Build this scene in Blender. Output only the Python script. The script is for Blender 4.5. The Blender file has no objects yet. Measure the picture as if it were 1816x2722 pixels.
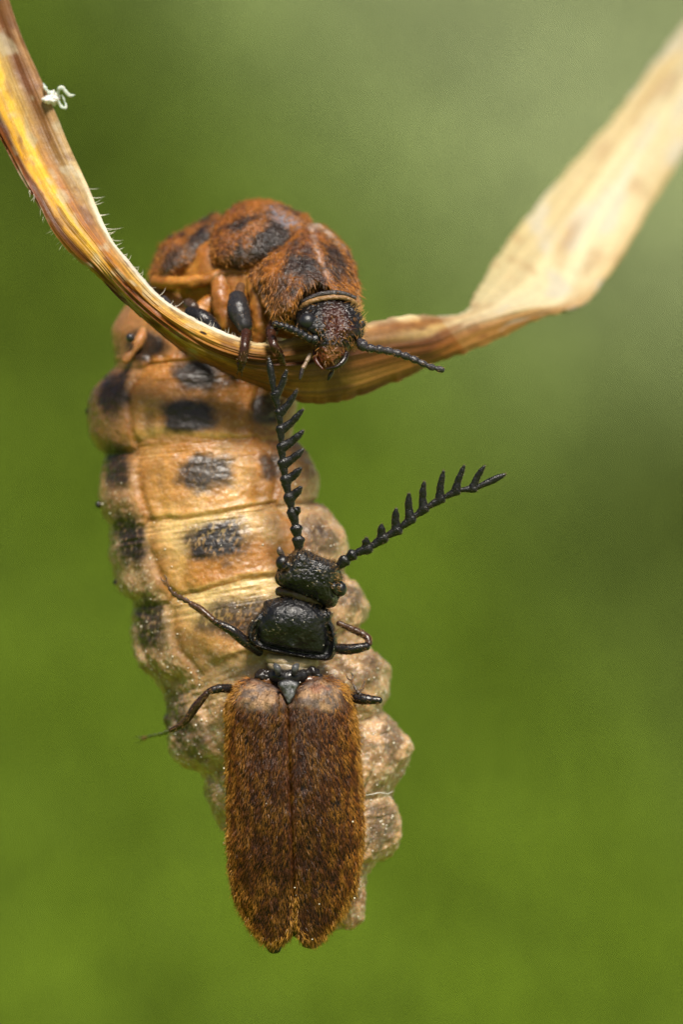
import bpy, math, random
import numpy as np
from mathutils import Vector

rng = np.random.default_rng(7)
random.seed(7)
sc = bpy.context.scene
COL = sc.collection

# ------------------------------------------------------------------ camera, sky, sun, exposure
# 1 unit = 1 mm.  Focus plane is y = 0, the lens stands 100 mm in front of it and looks along +y.
D = 100.0
cam = bpy.data.cameras.new('camera')
cam.sensor_fit = 'VERTICAL'
cam.sensor_height = 27.22
cam.sensor_width = 27.22
cam.lens = 100.0
cam.clip_start = 5.0
cam.clip_end = 200000.0
cam.dof.use_dof = True
cam.dof.focus_distance = 100.0
cam.dof.aperture_fstop = 0.1 / (2 * 1.65)
cam.dof.aperture_blades = 0
cam_o = bpy.data.objects.new('camera', cam)
COL.objects.link(cam_o)
cam_o.location = (0, -D, 0)
cam_o.rotation_euler = (math.radians(90), 0, 0)
sc.camera = cam_o

SUN_TRAVEL = Vector((-0.12, 0.66, -0.86)).normalized()
SUN_EL = math.asin(-SUN_TRAVEL.z)
SUN_AZ = math.atan2(-SUN_TRAVEL.x, -SUN_TRAVEL.y)       # clockwise from +y
w = bpy.data.worlds.new('World')
sc.world = w
w.use_nodes = True
nt = w.node_tree
nt.nodes.clear()
sky = nt.nodes.new('ShaderNodeTexSky')
sky.sky_type = 'NISHITA'
sky.sun_disc = False
sky.sun_elevation = SUN_EL
sky.sun_rotation = SUN_AZ
sky.dust_density = 2.0
bg = nt.nodes.new('ShaderNodeBackground')
bg.inputs['Strength'].default_value = 0.05
wo = nt.nodes.new('ShaderNodeOutputWorld')
nt.links.new(sky.outputs[0], bg.inputs['Color'])
nt.links.new(bg.outputs[0], wo.inputs['Surface'])
sun = bpy.data.lights.new('sun', 'SUN')
sun.energy = 4.9
sun.angle = math.radians(16.0)
sun.color = (1.0, 0.93, 0.83)
sun_o = bpy.data.objects.new('sun', sun)
COL.objects.link(sun_o)
sun_o.rotation_euler = SUN_TRAVEL.to_track_quat('-Z', 'Y').to_euler()
sc.view_settings.view_transform = 'Standard'
sc.view_settings.look = 'None'
sc.view_settings.gamma = 1.0
sc.view_settings.use_curve_mapping = False
sc.view_settings.exposure = 0.5
sc.render.engine = 'CYCLES'
try:
    sc.cycles.use_denoising = True
    sc.cycles.denoiser = 'OPENIMAGEDENOISE'
except Exception:
    pass
sc.cycles.max_bounces = 8
sc.cycles.use_adaptive_sampling = False

# ------------------------------------------------------------------ helpers: coordinates, noise, curves
CX, CY = 908.0, 1361.0


def P(px, py, y=0.0):
    """millimetres for a spot read off the photograph (100 photo pixels = 1 mm in the focus plane), y mm behind it"""
    px = np.asarray(px, float); py = np.asarray(py, float); y = np.asarray(y, float)
    s = (D + y) / D
    return np.stack(np.broadcast_arrays((px - CX) / 100 * s, y, (CY - py) / 100 * s), -1)


def lin(c):
    c = np.asarray(c, float) / 255.0
    return np.where(c <= 0.04045, c / 12.92, ((c + 0.055) / 1.055) ** 2.4)


def sstep(a, b, x):
    t = np.clip((x - a) / (b - a), 0, 1)
    return t * t * (3 - 2 * t)


def _h(ix, iy, iz):
    n = (ix * 374761393 + iy * 668265263 + iz * 2147483647 + 1013904223).astype(np.int64) & 0xffffffff
    n = ((n ^ (n >> 13)) * 1274126177) & 0xffffffff
    n = (n ^ (n >> 16)) & 0xffffffff
    return n / 4294967295.0


def vnoise(p):
    p = np.asarray(p, float)
    i = np.floor(p).astype(np.int64)
    f = p - i
    u = f * f * (3 - 2 * f)
    x, y, z = i[..., 0], i[..., 1], i[..., 2]
    ux, uy, uz = u[..., 0], u[..., 1], u[..., 2]
    r = 0
    for dx in (0, 1):
        wx = ux if dx else 1 - ux
        for dy in (0, 1):
            wy = uy if dy else 1 - uy
            for dz in (0, 1):
                wz = uz if dz else 1 - uz
                r = r + wx * wy * wz * _h(x + dx, y + dy, z + dz)
    return r * 2 - 1


def fbm(p, octv=4, gain=0.5):
    p = np.asarray(p, float)
    a, s, t = 1.0, 0.0, 0.0
    for k in range(octv):
        s = s + a * vnoise(p * (2.03 ** k) + 17.3 * k)
        t += a
        a *= gain
    return s / t


def cr(pts, n, closed=False):
    """Catmull-Rom through pts, n samples even in parameter"""
    p = np.asarray(pts, float)
    m = len(p)
    t = np.linspace(0, m if closed else m - 1, n, endpoint=not closed)
    i = np.clip(np.floor(t).astype(int), 0, (m if closed else m - 1) - 1)
    f = (t - i)[:, None]
    if closed:
        g = lambda k: p[(i + k) % m]
    else:
        q = np.vstack([2 * p[0] - p[1], p, 2 * p[-1] - p[-2]])
        g = lambda k: q[np.clip(i + k + 1, 0, m + 1)]
    a, b, c, d = g(-1), g(0), g(1), g(2)
    return 0.5 * ((2 * b) + (c - a) * f + (2 * a - 5 * b + 4 * c - d) * f ** 2 + (-a + 3 * b - 3 * c + d) * f ** 3)


def cr_even(pts, n, closed=False):
    q = cr(pts, 60 * len(pts), closed)
    if closed:
        q = np.vstack([q, q[:1]])
    d = np.concatenate([[0], np.cumsum(np.linalg.norm(np.diff(q, axis=0), axis=1))])
    t = np.linspace(0, d[-1], n, endpoint=not closed)
    return np.stack([np.interp(t, d, q[:, k]) for k in range(q.shape[1])], -1)


# ------------------------------------------------------------------ helpers: meshes
def grid_faces(nr, nc, wrap=False, off=0):
    i = np.arange(nr - 1)[:, None]
    j = np.arange(nc if wrap else nc - 1)[None, :]
    j2 = (j + 1) % nc
    f = np.stack(np.broadcast_arrays(i * nc + j, i * nc + j2, (i + 1) * nc + j2, (i + 1) * nc + j), -1)
    return f.reshape(-1, 4) + off


def grid_normals(V, wrap=False):
    if wrap:
        dc = np.roll(V, -1, 1) - np.roll(V, 1, 1)
    else:
        dc = np.gradient(V, axis=1)
    dr = np.gradient(V, axis=0)
    n = np.cross(dc, dr)
    return n / (np.linalg.norm(n, axis=-1, keepdims=True) + 1e-12)


class MB:
    """collects quads / triangles with a colour per vertex; build() links them as one mesh object"""

    def __init__(self):
        self.v, self.q, self.t, self.c, self.n = [], [], [], [], 0

    def add(self, V, quads=None, tris=None, color=(0.5, 0.5, 0.5)):
        V = np.asarray(V, float).reshape(-1, 3)
        c = np.asarray(color, float)
        c = np.broadcast_to(c, (len(V), 3)) if c.ndim == 1 else c.reshape(-1, 3)
        if quads is not None and len(quads):
            self.q.append(np.asarray(quads) + self.n)
        if tris is not None and len(tris):
            self.t.append(np.asarray(tris) + self.n)
        self.v.append(V); self.c.append(c); self.n += len(V)
        return self

    def build(self, name, mat, parent=None, smooth=True):
        V = np.vstack(self.v); C = np.vstack(self.c)
        if parent is not None:
            V = V - np.array(ROOT_LOC[parent.name])
        q = np.vstack(self.q) if self.q else np.zeros((0, 4), int)
        t = np.vstack(self.t) if self.t else np.zeros((0, 3), int)
        me = bpy.data.meshes.new(name)
        me.vertices.add(len(V))
        me.vertices.foreach_set('co', V.astype(np.float32).ravel())
        lv = np.concatenate([q.ravel(), t.ravel()]).astype(np.int32)
        me.loops.add(len(lv))
        me.loops.foreach_set('vertex_index', lv)
        ls = np.concatenate([np.arange(len(q)) * 4, len(q) * 4 + np.arange(len(t)) * 3]).astype(np.int32)
        me.polygons.add(len(ls))
        me.polygons.foreach_set('loop_start', ls)
        me.polygons.foreach_set('use_smooth', np.full(len(ls), smooth))
        a = me.attributes.new('Col', 'FLOAT_COLOR', 'POINT')
        a.data.foreach_set('color', np.hstack([C, np.ones((len(C), 1))]).astype(np.float32).ravel())
        me.update(calc_edges=True)
        me.validate()
        me.materials.append(mat)
        o = bpy.data.objects.new(name, me)
        COL.objects.link(o)
        if parent is not None:
            o.parent = parent
            ROOT_LOC[o.name] = ROOT_LOC[parent.name]
        return o


ROOT_LOC = {}


def thing(name, label, cat, loc):
    o = bpy.data.objects.new(name, None)
    COL.objects.link(o)
    o.location = loc
    o.empty_display_size = 0.3
    o['label'] = label
    o['category'] = cat
    ROOT_LOC[o.name] = tuple(loc)
    return o


def frames(p):
    t = np.gradient(p, axis=0)
    t /= np.linalg.norm(t, axis=1, keepdims=True) + 1e-12
    u = np.cross(t[0], [0, 1, 0.03]); u /= np.linalg.norm(u)
    U = [u]
    for k in range(1, len(p)):
        u = U[-1] - t[k] * np.dot(U[-1], t[k])
        U.append(u / np.linalg.norm(u))
    U = np.array(U)
    return t, U, np.cross(t, U)


def tube(mb, pts, rad, nseg=14, n=None, color=(0.02, 0.02, 0.02), flat=1.0, rough=0.0, freq=8.0, cfn=None):
    """tapering tube with rounded ends; pts are px, py, y rows"""
    pts = np.asarray(pts, float)
    n = n or max(8, 6 * len(pts))
    q = cr_even(np.hstack([pts, np.asarray(rad, float)[:, None] * 100]), n)
    c = P(q[:, 0], q[:, 1], q[:, 2]); r = q[:, 3] / 100
    t, U, W = frames(c)
    e = np.array([1.0, 0.92, 0.7, 0.4, 0.05])
    pre = [(c[0] - t[0] * r[0] * 0.8 * k, r[0] * e[j]) for j, k in list(enumerate((0, .35, .65, .9, 1)))[1:][::-1]]
    post = [(c[-1] + t[-1] * r[-1] * 0.8 * k, r[-1] * e[j]) for j, k in list(enumerate((0, .35, .65, .9, 1)))[1:]]
    c = np.vstack([[a for a, _ in pre], c, [a for a, _ in post]])
    r = np.concatenate([[b for _, b in pre], r, [b for _, b in post]])
    U = np.vstack([[U[0]] * 4, U, [U[-1]] * 4]); W = np.vstack([[W[0]] * 4, W, [W[-1]] * 4])
    a = np.linspace(0, 2 * np.pi, nseg, endpoint=False)
    V = c[:, None] + r[:, None, None] * (np.cos(a)[None, :, None] * U[:, None] + flat * np.sin(a)[None, :, None] * W[:, None])
    if rough:
        N = V - c[:, None]
        N /= np.linalg.norm(N, axis=-1, keepdims=True) + 1e-9
        V = V + N * rough * fbm(V * freq, 3)[..., None]
    cc = color if cfn is None else cfn(V.reshape(-1, 3))
    mb.add(V, grid_faces(len(c), nseg, True), color=cc)
    return c, V


def ball(mb, px, py, y, r, color, sy=1.0, n=28, rough=0.0, freq=8.0, sz=1.0):
    a = np.linspace(0.02, np.pi - 0.02, n)[:, None]
    b = np.linspace(0, 2 * np.pi, n, endpoint=False)[None]
    N = np.stack(np.broadcast_arrays(np.sin(a) * np.cos(b), np.sin(a) * np.sin(b), np.cos(a)), -1)
    c = P(px, py, y)
    V = c + N * np.array([r, r * sy, r * sz])
    if rough:
        V = V + N * rough * fbm(V * freq, 3)[..., None]
    mb.add(V, grid_faces(n, n, True), color=color)
    return V


def pillow(outline, y0, Hf, Hb, pf=2.0, qf=2.0, nphi=180, nr=70, front=None, disp=None, center=None, cfn=None, backn=24):
    """closed lens-like body whose silhouette is the outline (px, py); returns grid of points, normals, photo coords, rho"""
    o = cr_even(outline, nphi, True)
    c = np.array(center if center is not None else o.mean(0), float)
    al = np.linspace(0.01, np.pi / 2, nr)
    rho_f = np.sin(al)
    al2 = np.linspace(np.pi / 2, np.pi - 0.01, backn)[1:]
    rho = np.concatenate([rho_f, np.sin(al2)])
    isf = np.concatenate([np.ones(nr), np.zeros(backn - 1)])[:, None]
    pp = c + rho[:, None, None] * (o - c)[None]
    px, py = pp[..., 0], pp[..., 1]
    R = np.broadcast_to(rho[:, None], px.shape)
    yy0 = y0(px, py) if callable(y0) else np.full(px.shape, float(y0))
    F = front(px, py, R) if front else Hf * np.maximum(0, 1 - R ** pf) ** (1 / qf)
    B = Hb * np.sqrt(np.maximum(0, 1 - R ** 2))
    y = np.where(isf > 0, yy0 - F, yy0 + B)
    V = P(px, py, y)
    N = grid_normals(V, True)
    if N[nr // 2, :, 1].mean() > 0:
        N = -N
    if disp is not None:
        V = V + N * (disp(px, py, R, V) * isf)[..., None]
        N = grid_normals(V, True)
        if N[nr // 2, :, 1].mean() > 0:
            N = -N
    return V, N, px, py, R, isf


def spotmask(px, py, cx, cy, rx, ry, rot=0.0, soft=0.35, wob=None):
    a = math.radians(rot)
    dx, dy = px - cx, py - cy
    u = (dx * math.cos(a) + dy * math.sin(a)) / rx
    v = (-dx * math.sin(a) + dy * math.cos(a)) / ry
    d = (np.abs(u) ** 2.6 + np.abs(v) ** 2.6) ** (1 / 2.6)
    if wob is not None:
        d = d + wob
    return 1 - sstep(1 - soft, 1 + soft, d)


def mix(a, b, m):
    m = np.asarray(m)[..., None]
    return a * (1 - m) + b * m


def hairs(mb, pos, nrm, comb, length, width, color, lift=0.35, curl=0.5, jit=0.25, nring=3):
    """tapering three-sided hairs, all at once"""
    n = len(pos)
    t = comb - nrm * np.sum(comb * nrm, 1, keepdims=True)
    t /= np.linalg.norm(t, axis=1, keepdims=True) + 1e-9
    t = t + jit * rng.normal(size=(n, 3))
    l = np.broadcast_to(np.asarray(length, float), (n,)) * rng.uniform(0.65, 1.25, n)
    wd = np.broadcast_to(np.asarray(width, float), (n,)) * rng.uniform(0.75, 1.25, n)
    d0 = t * (1 - lift) + nrm * lift
    d0 /= np.linalg.norm(d0, axis=1, keepdims=True)
    d1 = d0 + curl * (t - nrm * lift * 0.6)
    d1 /= np.linalg.norm(d1, axis=1, keepdims=True)
    side = np.cross(d0, nrm)
    side /= np.linalg.norm(side, axis=1, keepdims=True) + 1e-9
    up = np.cross(side, d0)
    rings = []
    for k in range(nring):
        s = k / nring
        c = pos + l[:, None] * (d0 * (s - s * s / 2) + d1 * (s * s / 2)) - nrm * 0.01
        r = wd * (1 - 0.75 * s)
        for a in (0, 2.0944, 4.1888):
            rings.append(c + r[:, None] * (math.cos(a) * side + math.sin(a) * up))
    tip = pos + l[:, None] * (d0 * 0.5 + d1 * 0.5)
    V = np.stack(rings + [tip], 1)
    m = 3 * nring + 1
    q = []
    for k in range(nring - 1):
        for j in range(3):
            q.append([3 * k + j, 3 * k + (j + 1) % 3, 3 * k + 3 + (j + 1) % 3, 3 * k + 3 + j])
    b = 3 * (nring - 1)
    tr = [[b + j, b + (j + 1) % 3, m - 1] for j in range(3)]
    off = (np.arange(n) * m)[:, None, None]
    C = np.repeat(np.broadcast_to(color, (n, 3))[:, None], m, 1)
    mb.add(V, (np.array(q)[None] + off).reshape(-1, 4), (np.array(tr)[None] + off).reshape(-1, 3), C)


def scatter(V, N, weight, count):
    """area-weighted random spots on a grid; weight per vertex"""
    e1 = np.gradient(V, axis=0); e2 = np.gradient(V, axis=1)
    A = np.linalg.norm(np.cross(e1, e2), axis=-1) * weight
    p = A.ravel() / A.sum()
    idx = rng.choice(A.size, count, p=p)
    jt = rng.uniform(-0.5, 0.5, (count, 2))
    pos = V.reshape(-1, 3)[idx] + e1.reshape(-1, 3)[idx] * jt[:, :1] + e2.reshape(-1, 3)[idx] * jt[:, 1:]
    return pos, N.reshape(-1, 3)[idx], idx


# ------------------------------------------------------------------ materials
def material(name, rough=0.5, spec=0.5, sss=0.0, sss_r=(0.6, 0.25, 0.1), sss_scale=0.25, mottle=(), bumps=(), coat=0.0,
             coat_rough=0.2, sheen=0.0, trans=0.0, rough_noise=None, stretch=None):
    m = bpy.data.materials.new(name)
    m.use_nodes = True
    n, l = m.node_tree.nodes, m.node_tree.links
    b = n['Principled BSDF']
    at = n.new('ShaderNodeAttribute'); at.attribute_name = 'Col'
    tc = n.new('ShaderNodeTexCoord')
    co = tc.outputs['Object']
    if stretch:
        mp = n.new('ShaderNodeMapping'); mp.inputs['Scale'].default_value = stretch
        l.new(co, mp.inputs['Vector']); co = mp.outputs['Vector']
    col = at.outputs['Color']
    for sc_, amt in mottle:
        t = n.new('ShaderNodeTexNoise'); t.inputs['Scale'].default_value = sc_; t.inputs['Detail'].default_value = 4
        l.new(co, t.inputs['Vector'])
        r = n.new('ShaderNodeMapRange')
        r.inputs['From Min'].default_value = 0.3; r.inputs['From Max'].default_value = 0.7
        r.inputs['To Min'].default_value = 1 - amt; r.inputs['To Max'].default_value = 1 + amt
        l.new(t.outputs['Fac'], r.inputs['Value'])
        x = n.new('ShaderNodeVectorMath'); x.operation = 'SCALE'
        l.new(col, x.inputs[0]); l.new(r.outputs['Result'], x.inputs['Scale'])
        col = x.outputs['Vector']
    l.new(col, b.inputs['Base Color'])
    b.inputs['Roughness'].default_value = rough
    b.inputs['Specular IOR Level'].default_value = spec
    if rough_noise:
        t = n.new('ShaderNodeTexNoise'); t.inputs['Scale'].default_value = rough_noise[0]
        l.new(co, t.inputs['Vector'])
        r = n.new('ShaderNodeMapRange')
        r.inputs['From Min'].default_value = 0.3; r.inputs['From Max'].default_value = 0.7
        r.inputs['To Min'].default_value = rough_noise[1]; r.inputs['To Max'].default_value = rough_noise[2]
        l.new(t.outputs['Fac'], r.inputs['Value']); l.new(r.outputs['Result'], b.inputs['Roughness'])
    if sss:
        b.inputs['Subsurface Weight'].default_value = sss
        b.inputs['Subsurface Radius'].default_value = sss_r
        b.inputs['Subsurface Scale'].default_value = sss_scale
    if coat:
        b.inputs['Coat Weight'].default_value = coat; b.inputs['Coat Roughness'].default_value = coat_rough
    if sheen:
        b.inputs['Sheen Weight'].default_value = sheen
    prev = None
    for sc_, dist in bumps:
        t = n.new('ShaderNodeTexNoise'); t.inputs['Scale'].default_value = sc_; t.inputs['Detail'].default_value = 3
        l.new(co, t.inputs['Vector'])
        u = n.new('ShaderNodeBump'); u.inputs['Distance'].default_value = dist; u.inputs['Strength'].default_value = 1.0
        l.new(t.outputs['Fac'], u.inputs['Height'])
        if prev: l.new(prev, u.inputs['Normal'])
        prev = u.outputs['Normal']
    if prev: l.new(prev, b.inputs['Normal'])
    if trans:
        out = n['Material Output']
        tl = n.new('ShaderNodeBsdfTranslucent'); l.new(col, tl.inputs['Color'])
        mx = n.new('ShaderNodeMixShader'); mx.inputs[0].default_value = trans
        l.new(b.outputs[0], mx.inputs[1]); l.new(tl.outputs[0], mx.inputs[2]); l.new(mx.outputs[0], out.inputs['Surface'])
    return m


M_skin = material('soft_abdomen_skin', rough=0.4, spec=0.4, sss=0.55, sss_r=(0.5, 0.2, 0.05), sss_scale=0.42, mottle=((3, .16), (9, .14), (34, .10)), bumps=((9, .02), (34, .008)), coat=.13, coat_rough=.25, rough_noise=(5, .32, .6))
M_tergite = material('downy_thorax_shell', rough=0.3, spec=0.55, sss=0.1, mottle=((8, .25), (30, .3)), bumps=((12, .03), (36, .025)), rough_noise=(7, .18, .42))
M_black = material('black_chitin', rough=0.3, spec=0.42, mottle=((10, .35), (40, .4)), bumps=((9, .012), (32, .014)), rough_noise=(7, .16, .42))
M_gloss = material('glossy_black_chitin', rough=0.2, spec=0.4, mottle=((14, .3),), bumps=((18, .012),), rough_noise=(10, .16, .4))
M_eye = material('compound_eye', rough=0.3, spec=0.5, bumps=((70, .006),))
M_elytra = material('dark_brown_wing_case', rough=0.5, spec=0.2, mottle=((5, .3), (22, .35)), bumps=((16, .03),))
M_fur = material('golden_down', rough=0.3, spec=0.5, trans=0.15)
M_hair = material('pale_hair', rough=0.4, spec=0.4, trans=0.3)
M_blade = material('dry_grass', rough=0.48, spec=0.4, sss=0.04, sss_scale=0.1, mottle=((6, .12), (24, .1)), bumps=((30, .012),), rough_noise=(5, .38, .6), trans=0.12)
M_grain = material('pollen', rough=0.6, spec=0.3)
M_membrane = material('pale_membrane', rough=0.4, spec=0.5, sss=0.3, bumps=((12, .03),), mottle=((9, .2),))
M_skinwhite = material('white_cast_skin', rough=0.6, spec=0.3, sss=0.2, trans=0.25)
M_silk = material('silk', rough=0.3, spec=0.5, trans=0.2)

# ------------------------------------------------------------------ ground: a meadow bank rising behind
def ground_z(x, y):
    z = -260 + 760 * sstep(350, 1900, y) + 500 * sstep(1900, 9000, y)
    return z + 2 * fbm(np.stack([x / 170, y / 170, 0 * x], -1), 3) * sstep(150, 500, np.abs(y) + 0 * x)


def meadow_colour(x, y, z):
    """botanical patches of the sward: lush green, dark sedge, pale hay"""
    # hay: pale flowering grasses at the upper right, lush: fresh shoots low down
    hay = sstep(5, 135, 0.66 * x + 0.52 * z + 3 * fbm(np.stack([x / 90, z / 90, 0 * x], -1), 2))
    dark = np.exp(-(((x - 110) / 70) ** 2 + ((z + 5) / 55) ** 2)) * 0.9 + 0.7 * np.exp(-(((x + 95) / 60) ** 2 + ((z - 90) / 95) ** 2))
    c_l = np.array([0.165, 0.262, 0.016])
    c_h = np.array([0.440, 0.520, 0.250])
    c_d = np.array([0.080, 0.120, 0.010])
    c = mix(np.broadcast_to(c_l, x.shape + (3,)), c_h, hay)
    return mix(c, c_d, np.clip(dark, 0, 1)) * np.array([.93, .92, .86])


gx = np.sinh(np.linspace(-6.5, 6.5, 221)) / np.sinh(6.5) * 60000
gy = np.sinh(np.linspace(-6.5, 6.5, 321)) / np.sinh(6.5) * 60000 + 900
X, Y = np.meshgrid(gx, gy)
Z = ground_z(X, Y)
V = np.stack([X, Y, Z], -1)
M_ground = material('meadow_soil', rough=0.9, spec=0.1, mottle=((0.02, .2),))
mb = MB(); mb.add(V, grid_faces(*X.shape), color=meadow_colour(X, Y, Z) * 0.8)
g = mb.build('ground', M_ground); g['kind'] = 'structure'

# sward on the part of the bank behind the insects
nb = 150000
bx = rng.uniform(-260, 260, nb); by = rng.uniform(520, 1700, nb)
bz = ground_z(bx, by)
h = rng.uniform(5, 13, nb); wd = rng.uniform(0.6, 1.3, nb)
ang = rng.uniform(0, 2 * np.pi, nb); lean = rng.uniform(0.1, 0.8, nb); yaw = rng.uniform(0, 2 * np.pi, nb)
base = np.stack([bx, by, bz - 2], -1)
dirn = np.stack([np.cos(ang) * lean, np.sin(ang) * lean, np.ones(nb)], -1)
dirn /= np.linalg.norm(dirn, axis=1, keepdims=True)
sd = np.stack([np.cos(yaw), np.sin(yaw), 0 * yaw], -1)
rows = []
for s, ww in ((0, 1), (0.45, .85), (0.8, .5)):
    c = base + dirn * (h * s)[:, None] - np.array([0, 0, 1]) * (h * 0.35 * s * s * lean)[:, None]
    rows += [c - sd * (wd * ww)[:, None], c + sd * (wd * ww)[:, None]]
rows.append(base + dirn * h[:, None] - np.array([0, 0, 1]) * (h * 0.35 * lean)[:, None])
BV = np.stack(rows, 1)
off = (np.arange(nb) * 7)[:, None, None]
q = np.array([[0, 1, 3, 2], [2, 3, 5, 4]])[None] + off
t3 = np.array([[4, 5, 6]])[None] + off
bc = meadow_colour(bx, by, bz) * rng.uniform(0.9, 1.1, (nb, 1)) * np.array([.50, .505, .60])
M_sward = material('meadow_grass_leaf', rough=0.6, spec=0.2, trans=0.3)
mb = MB(); mb.add(BV, q.reshape(-1, 4), t3.reshape(-1, 3), np.repeat(bc[:, None], 7, 1))
g = mb.build('meadow_grass', M_sward)
g['kind'] = 'stuff'; g['label'] = 'blurred green meadow grass far behind the beetles'; g['category'] = 'grass'

# ------------------------------------------------------------------ the dry grass blade
A_ = [(-60, -260), (23, 0), (64, 116), (110, 220), (151, 313), (191, 405), (232, 492), (266, 573), (299, 640), (340, 690), (380, 739), (425, 786), (482, 826), (557, 866), (636, 897), (707, 911), (800, 893), (900, 872), (1012, 851), (1093, 837), (1228, 834), (1262, 782), (1313, 695), (1360, 631), (1429, 544), (1603, 347), (1719, 197), (1816, 75), (1960, -110)]
M_ = [(-170, -160), (-70, 60), (-25, 150), (12, 245), (52, 340), (92, 425), (136, 500), (184, 580), (243, 654), (282, 702), (326, 755), (378, 808), (440, 858), (520, 908), (605, 945), (690, 965), (800, 968), (908, 950), (1040, 922), (1140, 906), (1262, 854), (1400, 818), (1490, 800), (1530, 730), (1570, 640), (1690, 440), (1780, 290), (1860, 170), (1990, -30)]
B_ = [(-260, -60), (-150, 120), (-80, 220), (-30, 300), (10, 372), (58, 463), (98, 533), (139, 614), (196, 684), (240, 718), (284, 760), (334, 808), (400, 866), (490, 938), (590, 988), (690, 1030), (800, 1069), (910, 1066), (1060, 1012), (1170, 962), (1313, 909), (1429, 851), (1545, 811), (1592, 765), (1661, 666), (1748, 521), (1830, 390), (1910, 260), (2040, 60)]
yA = [2.6, 2.3, 2.1, 1.9, 1.7, 1.5, 1.2, .9, .7, .6, .55, .55, .6, .7, .85, 1.0, 1.4, 1.9, 2.6, 3.3, 4.8, 6.0, 7.6, 9.0, 10.2, 12.2, 13.6, 14.6, 15.6]
yM = [2.6, 2.3, 2.1, 1.9, 1.7, 1.45, 1.0, .6, .35, .15, .05, .0, .0, .1, .3, .6, 1.1, 1.7, 2.4, 3.0, 4.0, 4.7, 5.8, 8.0, 10, 12, 13.5, 14.5, 15.5]
yB = [2.0, 1.8, 1.6, 1.4, 1.2, 1.0, .8, .65, .6, .55, .6, .75, .95, 1.2, 1.5, 1.75, 2.0, 2.4, 3.0, 3.5, 4.3, 4.9, 5.9, 7.8, 9.8, 11.8, 13.2, 14.2, 15.3]
NL, NCb = 1000, 128
ra = cr(np.column_stack([A_, yA]), NL); rm = cr(np.column_stack([M_, yM]), NL); rb = cr(np.column_stack([B_, yB]), NL)
st = np.linspace(0, len(A_) - 1, NL)
uu = np.linspace(0, 1, NCb)
# quadratic across A-M-B, crossing M at u = .5
u_ = uu[None, :, None]
fold = sstep(19, 21, st)[:, None, None] * (1 - sstep(22.5, 24, st))[:, None, None]
quad = ra[:, None] * (2 * (u_ - .5) * (u_ - 1)) + rm[:, None] * (4 * u_ * (1 - u_)) + rb[:, None] * (2 * u_ * (u_ - .5))
lin2 = np.where(u_ < .5, ra[:, None] * (1 - 2 * u_) + rm[:, None] * (2 * u_), rm[:, None] * (2 - 2 * u_) + rb[:, None] * (2 * u_ - 1))
G = quad * (1 - .85 * fold) + lin2 * .85 * fold
ST, UU = np.meshgrid(st, uu, indexing='ij')
# ribs along the blade
rib = 0.035 * np.cos(UU * 2 * np.pi * 5 + 2.2 * fbm(np.stack([UU * 3, ST * .5, 0 * UU], -1), 2)) + 0.03 * fbm(np.stack([UU * 26, ST * .35, 0 * UU + 3], -1), 2)
vein = fbm(np.stack([UU * 95, ST * .25, 0 * UU + 15], -1), 2)
mid_zone = sstep(8, 10, ST) * (1 - sstep(15, 17, ST))
rib = rib * (0.3 + 1.0 * mid_zone)
trench = 0.16 * np.exp(-((UU - .47 - .04 * np.sin(ST)) / .045) ** 2) * mid_zone + 0.10 * np.exp(-((UU - .72) / .04) ** 2) * mid_zone
G[..., 2] = G[..., 2] + rib + trench + .012 * vein + 0.05 * fbm(np.stack([UU * 2, ST * 1.2, 0 * UU + 9], -1), 2)
fray = 5.0 * fbm(np.stack([ST * 7, np.round(UU) * 9, 0 * UU], -1), 4) * (np.abs(UU - .5) * 2) ** 6
G[..., 0] += fray * .6; G[..., 1] += fray
Vf = P(G[..., 0], G[..., 1], G[..., 2])
Nb = grid_normals(Vf)
flip = np.sign(-Nb[..., 1].mean()); Nb *= flip
th = 0.045 + 0.02 * np.sin(np.pi * UU)
Vb = Vf - Nb * th[..., None] * 2
# colours of the dead leaf, station by station (light stripes, brown rot, yellow midrib)
cols = {
    0: [(205, 160, 105), (140, 90, 36), (206, 168, 96), (240, 198, 52), (236, 186, 36), (100, 68, 26), (165, 98, 38)],
    3: [(205, 160, 115), (138, 86, 34), (208, 172, 100), (244, 200, 44), (236, 186, 34), (80, 54, 20), (165, 98, 38)],
    6: [(226, 200, 150), (176, 140, 74), (190, 128, 42), (248, 204, 44), (240, 184, 36), (130, 80, 28), (150, 84, 30)],
    8: [(244, 228, 198), (200, 140, 60), (196, 130, 45), (240, 196, 55), (222, 172, 60), (140, 85, 30), (196, 140, 70)],
    10: [(246, 234, 212), (232, 190, 110), (205, 150, 60), (150, 92, 34), (232, 190, 105), (150, 90, 34), (196, 140, 62)],
    13: [(246, 232, 205), (230, 186, 100), (214, 162, 75), (170, 110, 45), (226, 182, 104), (176, 116, 48), (150, 92, 34)],
    15: [(236, 208, 160), (205, 155, 85), (180, 122, 60), (140, 86, 36), (190, 132, 64), (170, 112, 50), (180, 118, 55)],
    17: [(236, 206, 160), (196, 144, 84), (176, 120, 62), (150, 94, 42), (186, 128, 64), (222, 168, 94), (196, 132, 66)],
    19: [(240, 216, 172), (206, 152, 90), (226, 190, 130), (140, 86, 38), (176, 112, 50), (196, 132, 62), (186, 122, 54)],
    21: [(216, 196, 140), (226, 200, 146), (240, 218, 168), (236, 208, 156), (196, 142, 76), (176, 118, 54), (196, 136, 66)],
    23: [(212, 186, 128), (224, 196, 140), (238, 214, 162), (242, 220, 172), (238, 212, 160), (232, 200, 144), (210, 170, 108)],
    28: [(214, 180, 122), (226, 188, 130), (216, 192, 148), (236, 208, 156), (232, 204, 150), (236, 210, 160), (214, 176, 116)]}
ks = sorted(cols)
tabl = np.array([[lin(c) for c in cols[k]] for k in ks])
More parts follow.
